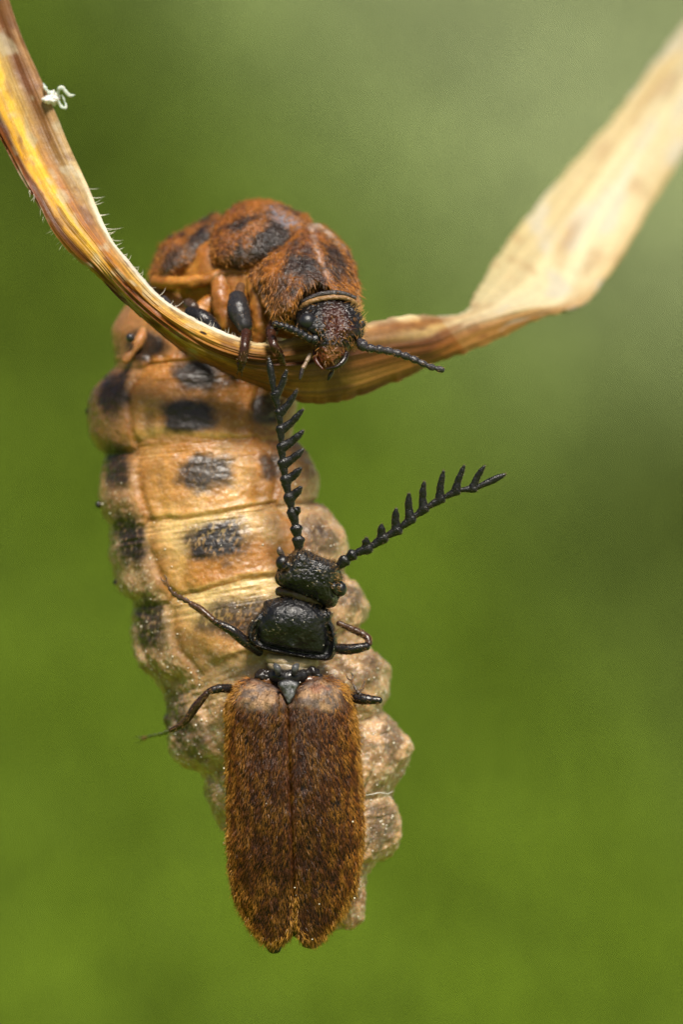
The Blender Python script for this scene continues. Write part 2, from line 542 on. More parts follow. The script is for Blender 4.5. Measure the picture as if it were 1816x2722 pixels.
cu = np.clip(UU + .03 * fbm(np.stack([UU * 4, ST * 1.1, 0 * UU + 31], -1), 3), 0, 1) * 6
ci = np.clip(np.floor(cu).astype(int), 0, 5); cf = sstep(0, 1, cu - ci)[..., None]
Cb = 0
tk = np.interp(ST, ks, np.arange(len(ks)))
ti = np.clip(np.floor(tk).astype(int), 0, len(ks) - 2); tf = (tk - ti)[..., None]
Cb = (tabl[ti, ci] * (1 - cf) + tabl[ti, ci + 1] * cf) * (1 - tf) + (tabl[ti + 1, ci] * (1 - cf) + tabl[ti + 1, ci + 1] * cf) * tf
streak = fbm(np.stack([UU * 34, ST * .55, 0 * UU + 5], -1), 3)
blot = fbm(np.stack([UU * 5, ST * 1.6, 0 * UU + 55], -1), 3)
Cb = Cb * (1 + .42 * streak * (0.3 + .7 * mid_zone) + .34 * vein * (1 - .5 * (ST > 19)))[..., None]
rot = lin((120, 66, 22))
Cb = mix(Cb, rot, np.clip(sstep(.12, .5, blot) * .55 * (ST < 20), 0, 1))
Cb = mix(Cb, lin((170, 112, 60)), np.clip(sstep(.2, .5, blot) * .35 * (ST >= 20), 0, 1))
Cb = mix(Cb, lin((214, 202, 180)), np.clip(sstep(.2, .5, -blot) * .55 * (1 - (ST > 13.5) * (ST < 20)), 0, 1))
# two dry brown spots on the broad end
PXb, PYb = G[..., 0], G[..., 1]
for s in ((1690, 495, 16, 26, 30), (1512, 630, 18, 60, 28), (1030, 880, 40, 16, -8), (1195, 885, 28, 20, -20)):
    Cb = mix(Cb, lin((176, 120, 64)), .5 * spotmask(PXb, PYb, *s, soft=.7))
Cb = mix(Cb, lin((40, 22, 10)), .95 * spotmask(PXb, PYb, 540, 885, 10, 3.2, 22, soft=.3))
hue = np.array([1.0, 1.02, .94])
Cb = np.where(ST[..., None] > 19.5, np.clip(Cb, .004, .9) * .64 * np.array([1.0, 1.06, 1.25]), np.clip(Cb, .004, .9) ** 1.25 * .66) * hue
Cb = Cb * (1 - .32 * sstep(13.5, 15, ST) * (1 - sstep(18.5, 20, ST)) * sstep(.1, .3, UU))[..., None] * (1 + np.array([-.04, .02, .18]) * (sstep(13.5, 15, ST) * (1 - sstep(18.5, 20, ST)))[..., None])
Cb = mix(Cb, np.array([.70, .64, .52]), .9 * (1 - sstep(.035, .09, UU + .02 * fbm(np.stack([ST * 3, 0 * UU, 0 * UU], -1), 2))) * sstep(5, 8, ST) * (1 - sstep(13.5, 14.5, ST)))
blade = thing('grass_blade', 'dry straw coloured grass blade, curled and twisted, that the beetles hang from', 'grass blade', tuple(P(-60, -260, 2.5)))
mb = MB()
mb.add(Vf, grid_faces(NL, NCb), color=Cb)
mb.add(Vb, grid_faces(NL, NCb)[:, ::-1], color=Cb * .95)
i = np.arange(NL - 1)
for c0 in (0, NCb - 1):
    f = np.stack([i * NCb + c0, (i + 1) * NCb + c0, (i + 1) * NCb + c0 + NL * NCb, i * NCb + c0 + NL * NCb], -1)
    mb.q.append(f)
mb.build('leaf', M_blade, blade)
# white hairs along both margins
mb = MB()
def margin_hairs(col, s0, s1, n, l, wd, out):
    k = np.searchsorted(st, rng.uniform(s0, s1, n))
    k = np.clip(k, 1, NL - 2)
    pos = Vf[k, col] - Nb[k, col] * rng.uniform(0, .08, n)[:, None]
    tan = Vf[k + 1, col] - Vf[k - 1, col]
    tan /= np.linalg.norm(tan, axis=1, keepdims=True)
    o = Vf[k, col] - Vf[k, col + (8 if col == 0 else -8)]
    o /= np.linalg.norm(o, axis=1, keepdims=True)
    nr = o * 1.0 - tan * out * rng.uniform(.1, .9, n)[:, None] + np.array([0, -.25, 0]) * rng.uniform(-1, 1.5, n)[:, None]
    nr /= np.linalg.norm(nr, axis=1, keepdims=True)
    hairs(mb, pos, nr, -tan if col == 0 else tan, l, wd, lin((238, 232, 215)), lift=.85, curl=.5, jit=.2)
margin_hairs(0, 6.0, 14.2, 30, .34, .0095, -.3)
margin_hairs(0, 7.4, 14.2, 15, .58, .0095, -.5)
margin_hairs(0, 7, 14, 150, .06, .007, .6)
margin_hairs(NCb - 1, 5.5, 12, 46, .24, .006, .8)
hb = mb.build('margin_hair', M_hair, blade); hb['kind'] = 'stuff'

# ------------------------------------------------------------------ female beetle
fem = thing('beetle', 'large wingless orange and tan beetle with black spotted belly, curled over the dry blade', 'beetle', tuple(P(500, 760, 3.4)))

# body outline, segment by segment:  s, left (px,py), right (px,py)
ctrl = [(-.9, (455, 690), (640, 700)), (-.45, (372, 770), (680, 760)), (0, (318, 836), (720, 830)), (.35, (296, 885), (748, 880)), (.7, (302, 935), (760, 930)),
        (1.0, (309, 967), (768, 968)), (1.3, (272, 1010), (784, 1000)), (1.6, (234, 1080), (788, 1045)), (1.85, (236, 1145), (784, 1095)), (1.97, (262, 1192), (778, 1140)), (2.05, (278, 1205), (778, 1155)),
        (2.3, (272, 1245), (812, 1200)), (2.65, (264, 1325), (846, 1275)), (2.9, (279, 1374), (840, 1318)), (3.0, (293, 1396), (828, 1332)),
        (3.25, (291, 1445), (866, 1356)), (3.6, (302, 1520), (921, 1432)), (3.85, (318, 1572), (922, 1482)), (3.97, (346, 1594), (910, 1508)), (4.04, (352, 1606), (912, 1522)),
        (4.3, (351, 1660), (948, 1556)), (4.65, (362, 1748), (980, 1612)), (4.9, (402, 1803), (970, 1650)), (5.0, (430, 1836), (955, 1668)),
        (5.25, (442, 1885), (988, 1728)), (5.6, (447, 1965), (1036, 1778)), (5.85, (470, 2030), (1034, 1838)), (5.97, (520, 2053), (1014, 1880)), (6.05, (540, 2070), (1016, 1890)),
        (6.3, (548, 2110), (1056, 1930)), (6.65, (566, 2150), (1094, 1992)), (6.9, (580, 2178), (1076, 2060)), (7.0, (590, 2200), (1048, 2100)),
        (7.3, (606, 2245), (1054, 2142)), (7.7, (628, 2290), (1064, 2215)), (7.95, (660, 2330), (1040, 2264)), (8.05, (690, 2350), (1004, 2288)),
        (8.4, (740, 2400), (978, 2330)), (8.7, (790, 2440), (974, 2385)), (8.9, (830, 2465), (966, 2440)), (9.0, (880, 2470), (930, 2468))]
cs = np.array([c[0] for c in ctrl])
L_ = np.array([c[1] for c in ctrl], float); R_ = np.array([c[2] for c in ctrl], float)
NS, NT = 1000, 520
S = np.linspace(-.9, 9.0, NS)


def hermite(xs, ys, x):
    """monotone cubic through control points"""
    dl = np.diff(ys) / np.diff(xs)
    m = np.zeros_like(ys)
    m[1:-1] = np.where(dl[:-1] * dl[1:] > 0, 2 * dl[:-1] * dl[1:] / (dl[:-1] + dl[1:] + 1e-12), 0)
    m[0], m[-1] = dl[0], dl[-1]
    i = np.clip(np.searchsorted(xs, x) - 1, 0, len(xs) - 2)
    h_ = xs[i + 1] - xs[i]; t_ = (x - xs[i]) / h_
    return (ys[i] * (1 + 2 * t_) * (1 - t_) ** 2 + h_ * m[i] * t_ * (1 - t_) ** 2 + ys[i + 1] * t_ ** 2 * (3 - 2 * t_) + h_ * m[i + 1] * t_ ** 2 * (t_ - 1))


Lx, Ly = hermite(cs, L_[:, 0], S), hermite(cs, L_[:, 1], S)
Rx, Ry = hermite(cs, R_[:, 0], S), hermite(cs, R_[:, 1], S)
cxm, cym = (Lx + Rx) / 2, (Ly + Ry) / 2
hw = np.hypot(Rx - Lx, Ry - Ly) / 200
hw_s = np.convolve(np.pad(hw, 60, 'edge'), np.ones(121) / 121, 'valid')
yf = np.interp(S, [-.9, 0, 1, 2, 3, 4, 5, 6, 7, 8, 9], [3.6, 2.9, 2.4, 1.95, 1.45, 1.1, .95, .95, 1.05, 1.3, 2.0])
Hd = hw_s * .78
yc = yf + Hd
th_ = np.concatenate([np.linspace(-.12, np.pi + .12, 400), np.linspace(np.pi + .12, 2 * np.pi - .12, NT - 400 + 2)[1:-1]])
ct, snt = np.cos(th_), np.sin(th_)
PX = cxm[:, None] + ct[None] * ((Rx - Lx) / 2)[:, None]
PY = cym[:, None] + ct[None] * ((Ry - Ly) / 2)[:, None]
sg = np.sign(snt) * np.abs(snt) ** .85
YY = yc[:, None] - sg[None] * Hd[:, None]
V = P(PX, PY, YY)
SS = np.broadcast_to(S[:, None], PX.shape); UC = np.broadcast_to(ct[None], PX.shape); FR = np.broadcast_to(np.clip(snt, 0, 1)[None], PX.shape)
N = grid_normals(V, True)
if N[NS // 2, 200, 1] > 0: N = -N
f_ = SS - np.floor(SS)
body = (SS > .8)
warp = .05 * fbm(np.stack([UC * 3, SS * 2, 0 * UC], -1), 2)
seg = np.floor(SS + .5)
SSw = SS + (1 - np.abs(UC) ** 3) * (.05 * np.sin(UC * 3.1 + seg * 1.7) + .06 * np.cos(UC * 2.2) - .03) + .03 * fbm(np.stack([UC * 4, 0 * UC, seg * 3.7], -1), 2) - .07 * (np.abs(UC) > .62) * sstep(.62, .66, np.abs(UC))
f_ = SSw - np.floor(SSw)
fw = np.clip(f_ + warp * np.sin(np.pi * f_), 0, 1)
lobe = sstep(.60, .74, np.abs(UC))
plate = .05 * sstep(.0, .45, fw) * (1 - sstep(.93, 1.0, fw))
plate += .022 * np.exp(-((fw - .93) / .05) ** 2)
d = plate * (1 - .2 * lobe)
d -= .07 * np.exp(-((np.abs(UC) - .62 - .03 * np.sin(SS * 6)) / .035) ** 2) * FR * sstep(.1, .3, fw)
d -= .05 * np.exp(-((np.abs(UC) - .44) / .05) ** 2) * FR * sstep(.5, .8, fw)
d += lobe * (.10 * np.sin(np.pi * np.clip(fw, 0, 1)) ** .8 - .03)
d *= 1 - .8 * np.abs(UC) ** 8
d += sstep(3.6, 5, SS) * (.10 * fbm(V * 2.3 + 60, 3) - .13 * np.abs(fbm(V * 1.5 + 33, 3)) * (np.abs(UC) > 0)) * sstep(.5, .8, np.abs(UC))
crust = np.clip(np.maximum(sstep(4.2, 5.6, SS), .75 * lobe * sstep(2.2, 3.4, SS)), 0, 1)
wx = V * 1.0
d += crust * (.11 * fbm(wx * 1.7, 4) + .03 * np.abs(fbm(wx * 4.2 + 9, 3)) + .014 * fbm(wx * 13, 2))
d += (1 - crust) * (.035 * fbm(wx * np.array([1.2, 1, 3.2]), 3) + .012 * fbm(wx * 9, 2))
wr = fbm(np.stack([UC * 5, SS * 26, 0 * UC + 2], -1), 2)
d += .026 * wr * (1 - sstep(.25, .5, fw)) + .01 * wr * crust
d += lobe * .05 * fbm(wx * 3.1 + 40, 3)
# the ridged end of the first segment and a spiracle wart
V = V + N * (d * body + (1 - body) * .05 * fbm(wx * 2, 3))[..., None]
# colours
amber = np.array([.36, .165, .026]); pale = np.array([.54, .355, .125]); orange = np.array([.27, .088, .009]); tan = np.array([.39, .245, .125])
umber = np.array([.16, .085, .035]); ink = np.array([.012, .007, .005]); grey = np.array([.40, .33, .25])
nz = fbm(wx * 1.1 + 5, 4)
n2 = fbm(wx * 6 + 3, 3)
C = np.broadcast_to(amber, V.shape).copy()
C = mix(C, orange, .38 * sstep(.05, .45, fbm(wx * .9 + 31, 3)))
C = mix(C, pale, np.clip(.5 * (1 - sstep(.1, .55, fw)) * (SS > 2.5) + .5 * sstep(-.05, .4, nz) + .3 * sstep(.2, .6, -UC), 0, .9))
C = mix(C, np.array([.60, .45, .21]), .6 * np.exp(-((SS - 3.9) / 1.0) ** 2) * (1 - sstep(.2, .65, fw)) * (1 - lobe))
C = mix(C, orange, np.clip((1 - sstep(1.2, 3.0, SS)) * .62 + .35 * sstep(.1, .8, UC) * (SS < 4), 0, .85))  # orange upper belly, deepened at right as painted shade under the blade
C = mix(C, pale, .55 * np.exp(-((fw - .95) / .035) ** 2) * (SS > 1.2) * (1 - lobe))
C = mix(C, orange * .8, .55 * np.exp(-((np.abs(UC) - .62) / .05) ** 2) * sstep(.15, .4, fw))
C = mix(C, umber * 1.6, .22 * np.exp(-(np.minimum(fw, 1 - fw) / .02) ** 2))
C = mix(C, np.array([.30, .12, .02]), .55 * sstep(.35, .62, np.abs(UC)) * (1 - lobe) * (SS < 5.5))
C = mix(C, tan, np.clip(.85 * crust + lobe * .45, 0, .92))
C = mix(C, umber, np.clip(sstep(.05, .55, fbm(wx * 2.1 + 70, 4)) * (.65 * crust + .3 * lobe), 0, .85))
C = mix(C, orange, lobe * .6 * (1 - sstep(1.6, 3.4, SS)))
C = mix(C, umber * 1.4, lobe * np.clip(.25 + .6 * sstep(-.2, .4, fbm(wx * 1.6 + 90, 3)), 0, .7) * (1 - sstep(3.5, 5.5, SS)) * (UC < 0))
C = mix(C, grey, np.clip(sstep(.1, .5, n2) * .5 * crust, 0, .6))
C = mix(C, np.array([.74, .62, .46]), np.clip(sstep(.26, .45, fbm(wx * 14 + 1, 2)) * (.10 + .45 * crust) * (SS > 1.5), 0, .7))
wob = .5 * fbm(wx * 2.6 + 11, 4)
stre = fbm(np.stack([V[..., 0] * 17 - V[..., 2] * 5, V[..., 1] * 4, V[..., 2] * 8], -1), 3)
spots = [(306, 1045, 34, 62, 12, .9), (312, 1238, 32, 62, -2, .95), (346, 1432, 36, 66, -8, .85), (398, 1652, 36, 74, -8, .8), (470, 1900, 34, 60, -10, .55), (505, 1960, 40, 50, 0, .5),
         (500, 1104, 66, 46, -4, .97), (542, 1256, 70, 44, -4, .95), (578, 1440, 80, 52, -6, .9), (620, 1640, 84, 50, -6, .75), (690, 1860, 80, 50, -6, .6),
         (704, 1092, 42, 38, -6, .93), (722, 1240, 34, 38, -6, .85), (850, 1440, 44, 36, 30, .6), (826, 1400, 26, 30, 20, .6), (930, 1596, 30, 34, 20, .6), (985, 1782, 26, 40, 10, .5), (1040, 1960, 26, 66, 10, .5), (1010, 2190, 34, 60, 10, .55),
         (530, 1000, 64, 40, 0, .97), (385, 920, 44, 46, -40, .92), (640, 985, 70, 26, 8, .9), (402, 1120, 14, 34, 0, .25), (430, 1262, 12, 34, 0, .25)]
for cx_, cy_, rx_, ry_, rot_, a_ in spots:
    m_ = spotmask(PX, PY, cx_, cy_, rx_ * 1.05, ry_ * 1.05, rot_, soft=.36, wob=wob) * (FR > 0.001)
    stk = sstep(.05, .45, stre) * .5 * min(1, max(0, (cy_ - 1150) / 300))
    C = mix(C, ink, np.clip(m_ * min(1, a_ + (.12 if cy_ > 1400 else 0)) * (1 - stk), 0, 1))
C = np.clip(C, .004, .85)
mb = MB()
mb.add(V, grid_faces(NS, NT, True), color=C)
BODY = (V, N, PX, PY, SS, UC, FR)
BODYC = C
# thorax underside that carries the legs, joined to the same body
th_o = lambda v: mix(np.broadcast_to(np.array([.38, .16, .025]), v.shape), np.array([.24, .085, .012]), sstep(-.3, .4, fbm(v * 2.2, 3)))
tube(mb, [(470, 860, 4.6), (480, 775, 4.4), (545, 735, 3.9), (640, 760, 3.3), (740, 800, 2.5), (820, 840, 1.6)], [.85, .95, 1.15, 1.15, 1.0, .75], nseg=90, n=140, rough=.12, freq=2.2, cfn=th_o)
tube(mb, [(585, 745, 2.35), (592, 810, 2.05), (618, 880, 2.0), (640, 930, 2.1)], [.24, .30, .27, .2], nseg=40, n=50, rough=.06, freq=4, cfn=th_o)
tube(mb, [(672, 740, 2.0), (690, 820, 1.75), (692, 890, 1.75), (680, 930, 1.9)], [.2, .26, .26, .2], nseg=40, n=50, rough=.06, freq=4, cfn=th_o)
tube(mb, [(560, 800, 2.5), (520, 850, 2.4), (500, 900, 2.5)], [.2, .3, .25], nseg=36, n=40, rough=.06, freq=4, cfn=th_o)
tube(mb, [(410, 750, 3.3), (470, 752, 2.75), (540, 745, 2.4), (600, 725, 2.3), (655, 722, 2.1)], [.16, .17, .17, .16, .12], nseg=30, n=60, rough=.05, freq=4, cfn=th_o)
tube(mb, [(400, 855, 3.6), (372, 900, 3.02), (332, 960, 2.85)], [.16, .15, .10], nseg=24, n=30, rough=.06, freq=4, color=(.32, .14, .045))
mb.build('body', M_skin, fem)
mb = MB()
ball(mb, 346, 898, 2.65, .125, (.02, .02, .024))
mb.build('spiracle', M_gloss, fem)
for px_, py_, y_, r_ in ((236, 1094, 3.9, .10), (262, 1342, 3.4, .10), (306, 1548, 3.2, .07), (374, 1770, 3.2, .07)):
    mb = MB(); ball(mb, px_, py_, y_, r_, (.015, .013, .012), n=16)
    mb.build('spiracle', M_gloss, fem)

fuzz = MB()


def shell(name, outline, y0, Hf, Hb, colour, disp, nh, comb, hcol, hl=.2, hw_=.012, pf=2.0, qf=2.0, lift=.3, nphi=260, nr=150):
    V, N, px, py, R, isf = pillow(outline, y0, Hf, Hb, pf, qf, nphi, nr, disp=disp)
    C = colour(px, py, R, V)
    C = mix(C, ink2 * 1.3, .62 * sstep(.05, .4, fbm(V * np.array([5.5, 4, 2.2]) + 77, 3)))
    mb = MB(); mb.add(V, grid_faces(V.shape[0], V.shape[1], True), color=np.clip(C, .003, .9))
    o = mb.build(name, M_tergite, fem)
    if nh:
        wgt = (isf > 0) * np.ones(px.shape)
        pos, nn, idx = scatter(V, N, wgt, nh)
        cb = comb(px.ravel()[idx], py.ravel()[idx])
        base = hcol(px.ravel()[idx], py.ravel()[idx], C.reshape(-1, 3)[idx])
        h_ = MB()
        hairs(h_, pos, nn, cb, hl, hw_, base * rng.uniform(.6, 1.35, (nh, 1)), lift=lift, curl=.5, jit=.22)
        ho = h_.build('down', M_fur, o); ho['kind'] = 'stuff'
    return V, N


org = np.array([.26, .085, .010]); rust = np.array([.095, .028, .005]); sheen_lilac = np.array([.20, .18, .20])
ink2 = np.array([.007, .006, .006])


def meta_col(px, py, R, V):
    nz = fbm(V * 2.5, 3)
    C = mix(np.broadcast_to(org, V.shape), rust, sstep(-.2, .5, nz))
    C = mix(C, ink2, .95 * spotmask(px, py, 540, 634, 42, 64, 25, .6, .8 * fbm(V * 3 + 3, 3)))
    C = mix(C, np.array([.10, .06, .04]), .65 * spotmask(px, py, 486, 688, 54, 28, -15, .7, 1.0 * fbm(V * 4 + 3, 3)))
    return C


pd = lambda a=.05, f=3.0: (lambda px, py, R, V: a * fbm(V * f, 4) + a * .4 * fbm(V * f * 4, 2))
to_front = lambda vx, vy: (lambda px, py: np.stack([np.full(px.shape, vx), np.full(px.shape, -.3), np.full(px.shape, -vy)], -1))
ohair = lambda px, py, c: mix(np.broadcast_to(np.array([.055, .038, .030]), c.shape), np.array([.46, .185, .034]), sstep(.012, .12, c[:, 0]))
shell('metathorax', [(396, 735), (408, 690), (430, 648), (474, 618), (537, 588), (580, 566), (612, 620), (600, 690), (560, 716), (530, 728), (470, 748), (420, 762)],
      lambda px, py: 4.3 - (py - 670) / 100 * .5, 1.5, 1.4, meta_col, pd(.07, 2.5), 1700, to_front(.9, .5), ohair, hl=.16, lift=.35)


def meso_col(px, py, R, V):
    nz = fbm(V * 2.5 + 8, 3)
    C = mix(np.broadcast_to(org, V.shape), rust, sstep(-.3, .5, nz))
    C = mix(C, ink2, .95 * spotmask(px, py, 726, 620, 44, 72, 38, .6, .8 * fbm(V * 3 + 3, 3)))
    C = mix(C, ink2, .85 * spotmask(px, py, 636, 600, 32, 14, -15, .6, .8 * fbm(V * 5 + 3, 3)))
    C = mix(C, ink2, .8 * spotmask(px, py, 656, 682, 54, 24, -5, .7, 1.0 * fbm(V * 5 + 13, 3)))
    C = mix(C, sheen_lilac * 1.1, .7 * spotmask(px, py, 756, 580, 52, 18, 28, .5))  # pale sheen painted as a lilac band along the top
    return C


shell('mesothorax', [(550, 660), (562, 617), (597, 567), (640, 538), (711, 532), (765, 553), (822, 580), (810, 650), (750, 700), (690, 724), (640, 726), (590, 716), (556, 695)],
      lambda px, py: 3.35 - (py - 630) / 100 * .75, 1.5, 1.2, meso_col, pd(.06, 2.5), 2100, to_front(.9, .75), ohair, hl=.15, lift=.35)


def pro_mid(px, py):
    # pale line along the middle: from (831,613) to (905,790)
    t = np.clip((py - 613) / 178, 0, 1)
    return 829 + 26 * t ** .7 + 50 * t ** 2


def pro_col(px, py, R, V):
    nz = fbm(V * 2.2 + 18, 3)
    C = mix(np.broadcast_to(org * .95, V.shape), rust, sstep(-.3, .4, nz))
    C = mix(C, ink2 * 1.6, .93 * spotmask(px, py, 806, 712, 46, 50, 20, .7, 1.0 * fbm(V * 3.4 + 3, 3)))
    C = mix(C, ink2 * 1.6, .75 * spotmask(px, py, 742, 782, 36, 38, 0, .7, 1.0 * fbm(V * 4 + 3, 3)))
    C = mix(C, ink2 * 1.6, .9 * spotmask(px, py, 894, 690, 24, 56, -18, .6, .8 * fbm(V * 4 + 3, 3)))
    m = np.exp(-((px - pro_mid(px, py)) / 6.5) ** 2) * (1 - sstep(700, 760, py))
    C = mix(C, np.array([.42, .32, .28]), .75 * m)
    C = mix(C, np.array([.30, .22, .16]), .9 * sstep(.86, .93, R + .02 * fbm(V * 4, 2)) * (1 - sstep(620, 690, py)))
    C = mix(C, np.array([.10, .08, .09]), .7 * sstep(.955, .985, R) * (1 - sstep(640, 680, py)))
    C = mix(C, np.array([.36, .24, .11]), .8 * sstep(.9, .98, R) * (py > 770))
    return C


def pro_disp(px, py, R, V):
    m = np.exp(-((px - pro_mid(px, py)) / 8) ** 2) * (1 - sstep(680, 780, py))
    return .07 * fbm(V * 2.2, 4) + .03 * fbm(V * 9, 2) - .05 * m + .06 * np.exp(-((R - .95) / .025) ** 2)


pro_out = [(663, 735), (672, 690), (698, 655), (736, 618), (785, 592), (848, 598), (889, 628), (922, 664), (945, 718), (957, 785), (955, 815), (942, 800), (901, 790), (847, 793), (806, 810), (781, 836), (760, 858), (724, 850), (706, 810), (682, 770)]
pro_comb = lambda px, py: np.stack([(880 - px) / 100 * -.15 + .25, np.full(px.shape, -.3), -np.ones(px.shape)], -1)
Vp, Np = shell('pronotum', pro_out, lambda px, py: 2.5 - (py - 715) / 100 * 1.05, 1.75, 1.0, pro_col, pro_disp, 3000, pro_comb, ohair, hl=.24, lift=.2, pf=2.2, qf=2.0, nphi=360, nr=190)
mb = MB()
tube(mb, [(776, 848, .9), (790, 827, .66), (812, 809, .48), (850, 795, .34), (902, 790, .34), (938, 800, .48), (952, 818, .7)], [.05, .07, .075, .07, .065, .06, .05], nseg=14, n=70, color=(.25, .135, .05), rough=.015, freq=9)
mb.build('collar_rim', M_tergite, fem)
mb = MB()
tube(mb, [(778, 838, .9), (800, 807, .56), (850, 783, .40), (905, 779, .40), (944, 792, .55)], [.05, .06, .07, .07, .05], nseg=14, n=70, color=(.035, .028, .028), rough=.015, freq=9)
mb.build('collar_rim', M_tergite, fem)

# head of the female
hout = [(885, 788), (842, 794), (808, 810), (788, 836), (783, 862), (796, 886), (826, 906), (838, 930), (842, 955), (858, 980), (876, 986), (896, 978), (912, 960), (924, 936), (944, 918), (960, 894), (966, 868), (960, 838), (940, 806)]


def fh_disp(px, py, R, V):
    br = .09 * np.exp(-(((px - 838) / 22) ** 2 + ((py - 872) / 26) ** 2)) + .08 * np.exp(-(((px - 944) / 20) ** 2 + ((py - 880) / 22) ** 2))
    dip = -.10 * np.exp(-(((px - 884) / 16) ** 2 + ((py - 858) / 26) ** 2))
    return br + dip + .05 * fbm(V * 6, 3) + .03 * fbm(V * 16, 2)


Vh, Nh, hpx, hpy, hR, hf = pillow(hout, lambda px, py: .55 - (py - 870) / 100 * .3, .85, .7, 2.4, 2.0, 240, 130, disp=fh_disp)
red = np.array([.11, .022, .005])
Ch = np.broadcast_to(np.array([.007, .006, .006]), Vh.shape)
Ch = mix(Ch, red * .5, .8 * spotmask(hpx, hpy, 896, 860, 30, 44, -20, .6))
Ch = mix(Ch, red, .9 * sstep(915, 935, hpy))
Ch = mix(Ch, np.array([.15, .06, .018]), .8 * spotmask(hpx, hpy, 884, 938, 20, 18, 10, .5))
mb = MB(); mb.add(Vh, grid_faces(Vh.shape[0], Vh.shape[1], True), color=Ch)
fhead = mb.build('head', M_black, fem)
for ex, ey, eyy, er in ((817, 856, -.1, .24), (958, 862, .45, .15)):
    mb = MB(); ball(mb, ex, ey, eyy, er, (.010, .010, .012), n=40)
    mb.build('eye', M_eye, fhead)
mb = MB()
tube(mb, [(922, 938, -.05), (914, 958, -.2), (896, 974, -.28), (868, 981, -.25)], [.07, .075, .055, .03], nseg=18, color=(.012, .006, .005))
mb.build('mandible', M_gloss, fhead)
mb = MB()
tube(mb, [(836, 934, .1), (842, 962, -.1), (858, 982, -.2)], [.06, .065, .03], nseg=18, color=(.05, .012, .004))
mb.build('mandible', M_gloss, fhead)
def palp(segs):
    root = None
    for k, (a, b, r0, r1, c) in enumerate(segs):
        mb = MB()
        tube(mb, [a, tuple((np.array(a) + np.array(b)) / 2), b], [r0, max(r0, r1), r1], nseg=14, n=12, color=c, rough=.01)
        mb.build('palp', M_black, fhead)
palp([((824, 942, .0), (816, 960, -.12), .05, .055, (.22, .15, .10)), ((814, 964, -.12), (806, 978, -.2), .05, .055, (.20, .13, .085)), ((804, 982, -.2), (797, 1008, -.25), .055, .03, (.02, .014, .012))])
palp([((884, 976, .1), (884, 986, .05), .045, .045, (.03, .02, .015)), ((882, 990, .05), (872, 1010, .05), .055, .025, (.015, .01, .008))])
pos, nn, idx = scatter(Vh, Nh, (hf > 0) * (np.hypot(hpx - 817, hpy - 856) > 26) * (.2 + .8 * sstep(850, 900, hpy) * (1 - sstep(915, 940, hpy))), 320)
mb = MB()
hc = np.stack([(hpx.ravel()[idx] - 870) / 100 * .7 + .25, np.full(len(idx), -.3), -np.ones(len(idx))], -1)
hairs(mb, pos, nn, hc, .2, .009, np.array([.34, .15, .035]) * rng.uniform(.3, 1.3, (len(idx), 1)), lift=.4, curl=.6, jit=.25)
k = np.where(hR.ravel()[idx] > 0)[0]
pos, nn, idx = scatter(Vh, Nh, (hf > 0) * (hR > .85) * (hpx > 930) * 1.0, 70)
hairs(mb, pos, nn, np.tile([.5, -.2, .5], (70, 1)), .2, .009, np.array([.62, .36, .12]), lift=.7, curl=.4, jit=.3)
ho = mb.build('bristles', M_fur, fhead); ho['kind'] = 'stuff'


def emp(name, parent):
    o = bpy.data.objects.new(name, None); COL.objects.link(o); o.parent = parent
    ROOT_LOC[o.name] = ROOT_LOC[parent.name]
    return o


def bead_antenna(parent, pts, n, r0, r1, col, hair=True):
    an = emp('antenna', parent)
    q = cr_even(pts, n + 1)
    hb_ = MB()
    for k in range(n):
        a, b = q[k], q[k + 1]
        r = (r0 + (r1 - r0) * k / (n - 1)) * (1.25 if k == 0 else 1)
        mb = MB()
        m_ = a * .4 + b * .6
        c, V = tube(mb, [a * .97 + b * .03, a * .75 + b * .25, m_, a * .12 + b * .88], [r * .62, r * .8, r * 1.02, r * .9], nseg=16, n=14, color=col, rough=.012, freq=14)
        mb.build('antenna_segment', M_black, an)
        pv = V[5:-5].reshape(-1, 3); cv = np.repeat(c[5:-5], 16, 0)
        sel = rng.choice(len(pv), 16)
        nn = pv[sel] - cv[sel]; nn /= np.linalg.norm(nn, axis=1, keepdims=True)
        dr = P(*b) - P(*a)
        hairs(hb_, pv[sel], nn, np.tile(dr / np.linalg.norm(dr), (16, 1)), .08, .005, np.array([.45, .26, .10]), lift=.45, jit=.2)
    ho = hb_.build('antenna_hair', M_fur, an); ho['kind'] = 'stuff'


bead_antenna(fem, [(846, 902, -.15), (824, 902, -.3), (800, 886, -.3), (766, 871, -.2), (728, 860, -.05)], 9, .115, .095, (.012, .012, .015))
bead_antenna(fem, [(955, 905, .0), (974, 928, -.1), (1000, 927, -.1), (1056, 939, -.1), (1098, 954, -.1), (1140, 974, -.1), (1180, 984, -.1)], 10, .125, .085, (.03, .026, .03))

brn = (.030, .010, .005)
def beads(pts, rad, n):
    q = cr_even(np.hstack([np.asarray(pts, float), np.asarray(rad, float)[:, None] * 100]), n + 1)
    return [([tuple(q[k][:3] * .98 + q[k + 1][:3] * .02), tuple(q[k][:3] * .3 + q[k + 1][:3] * .7), tuple(q[k][:3] * .1 + q[k + 1][:3] * .9)], [q[k][3] / 100 * .6, q[k][3] / 100 * 1.15, q[k][3] / 100 * .9]) for k in range(n)]


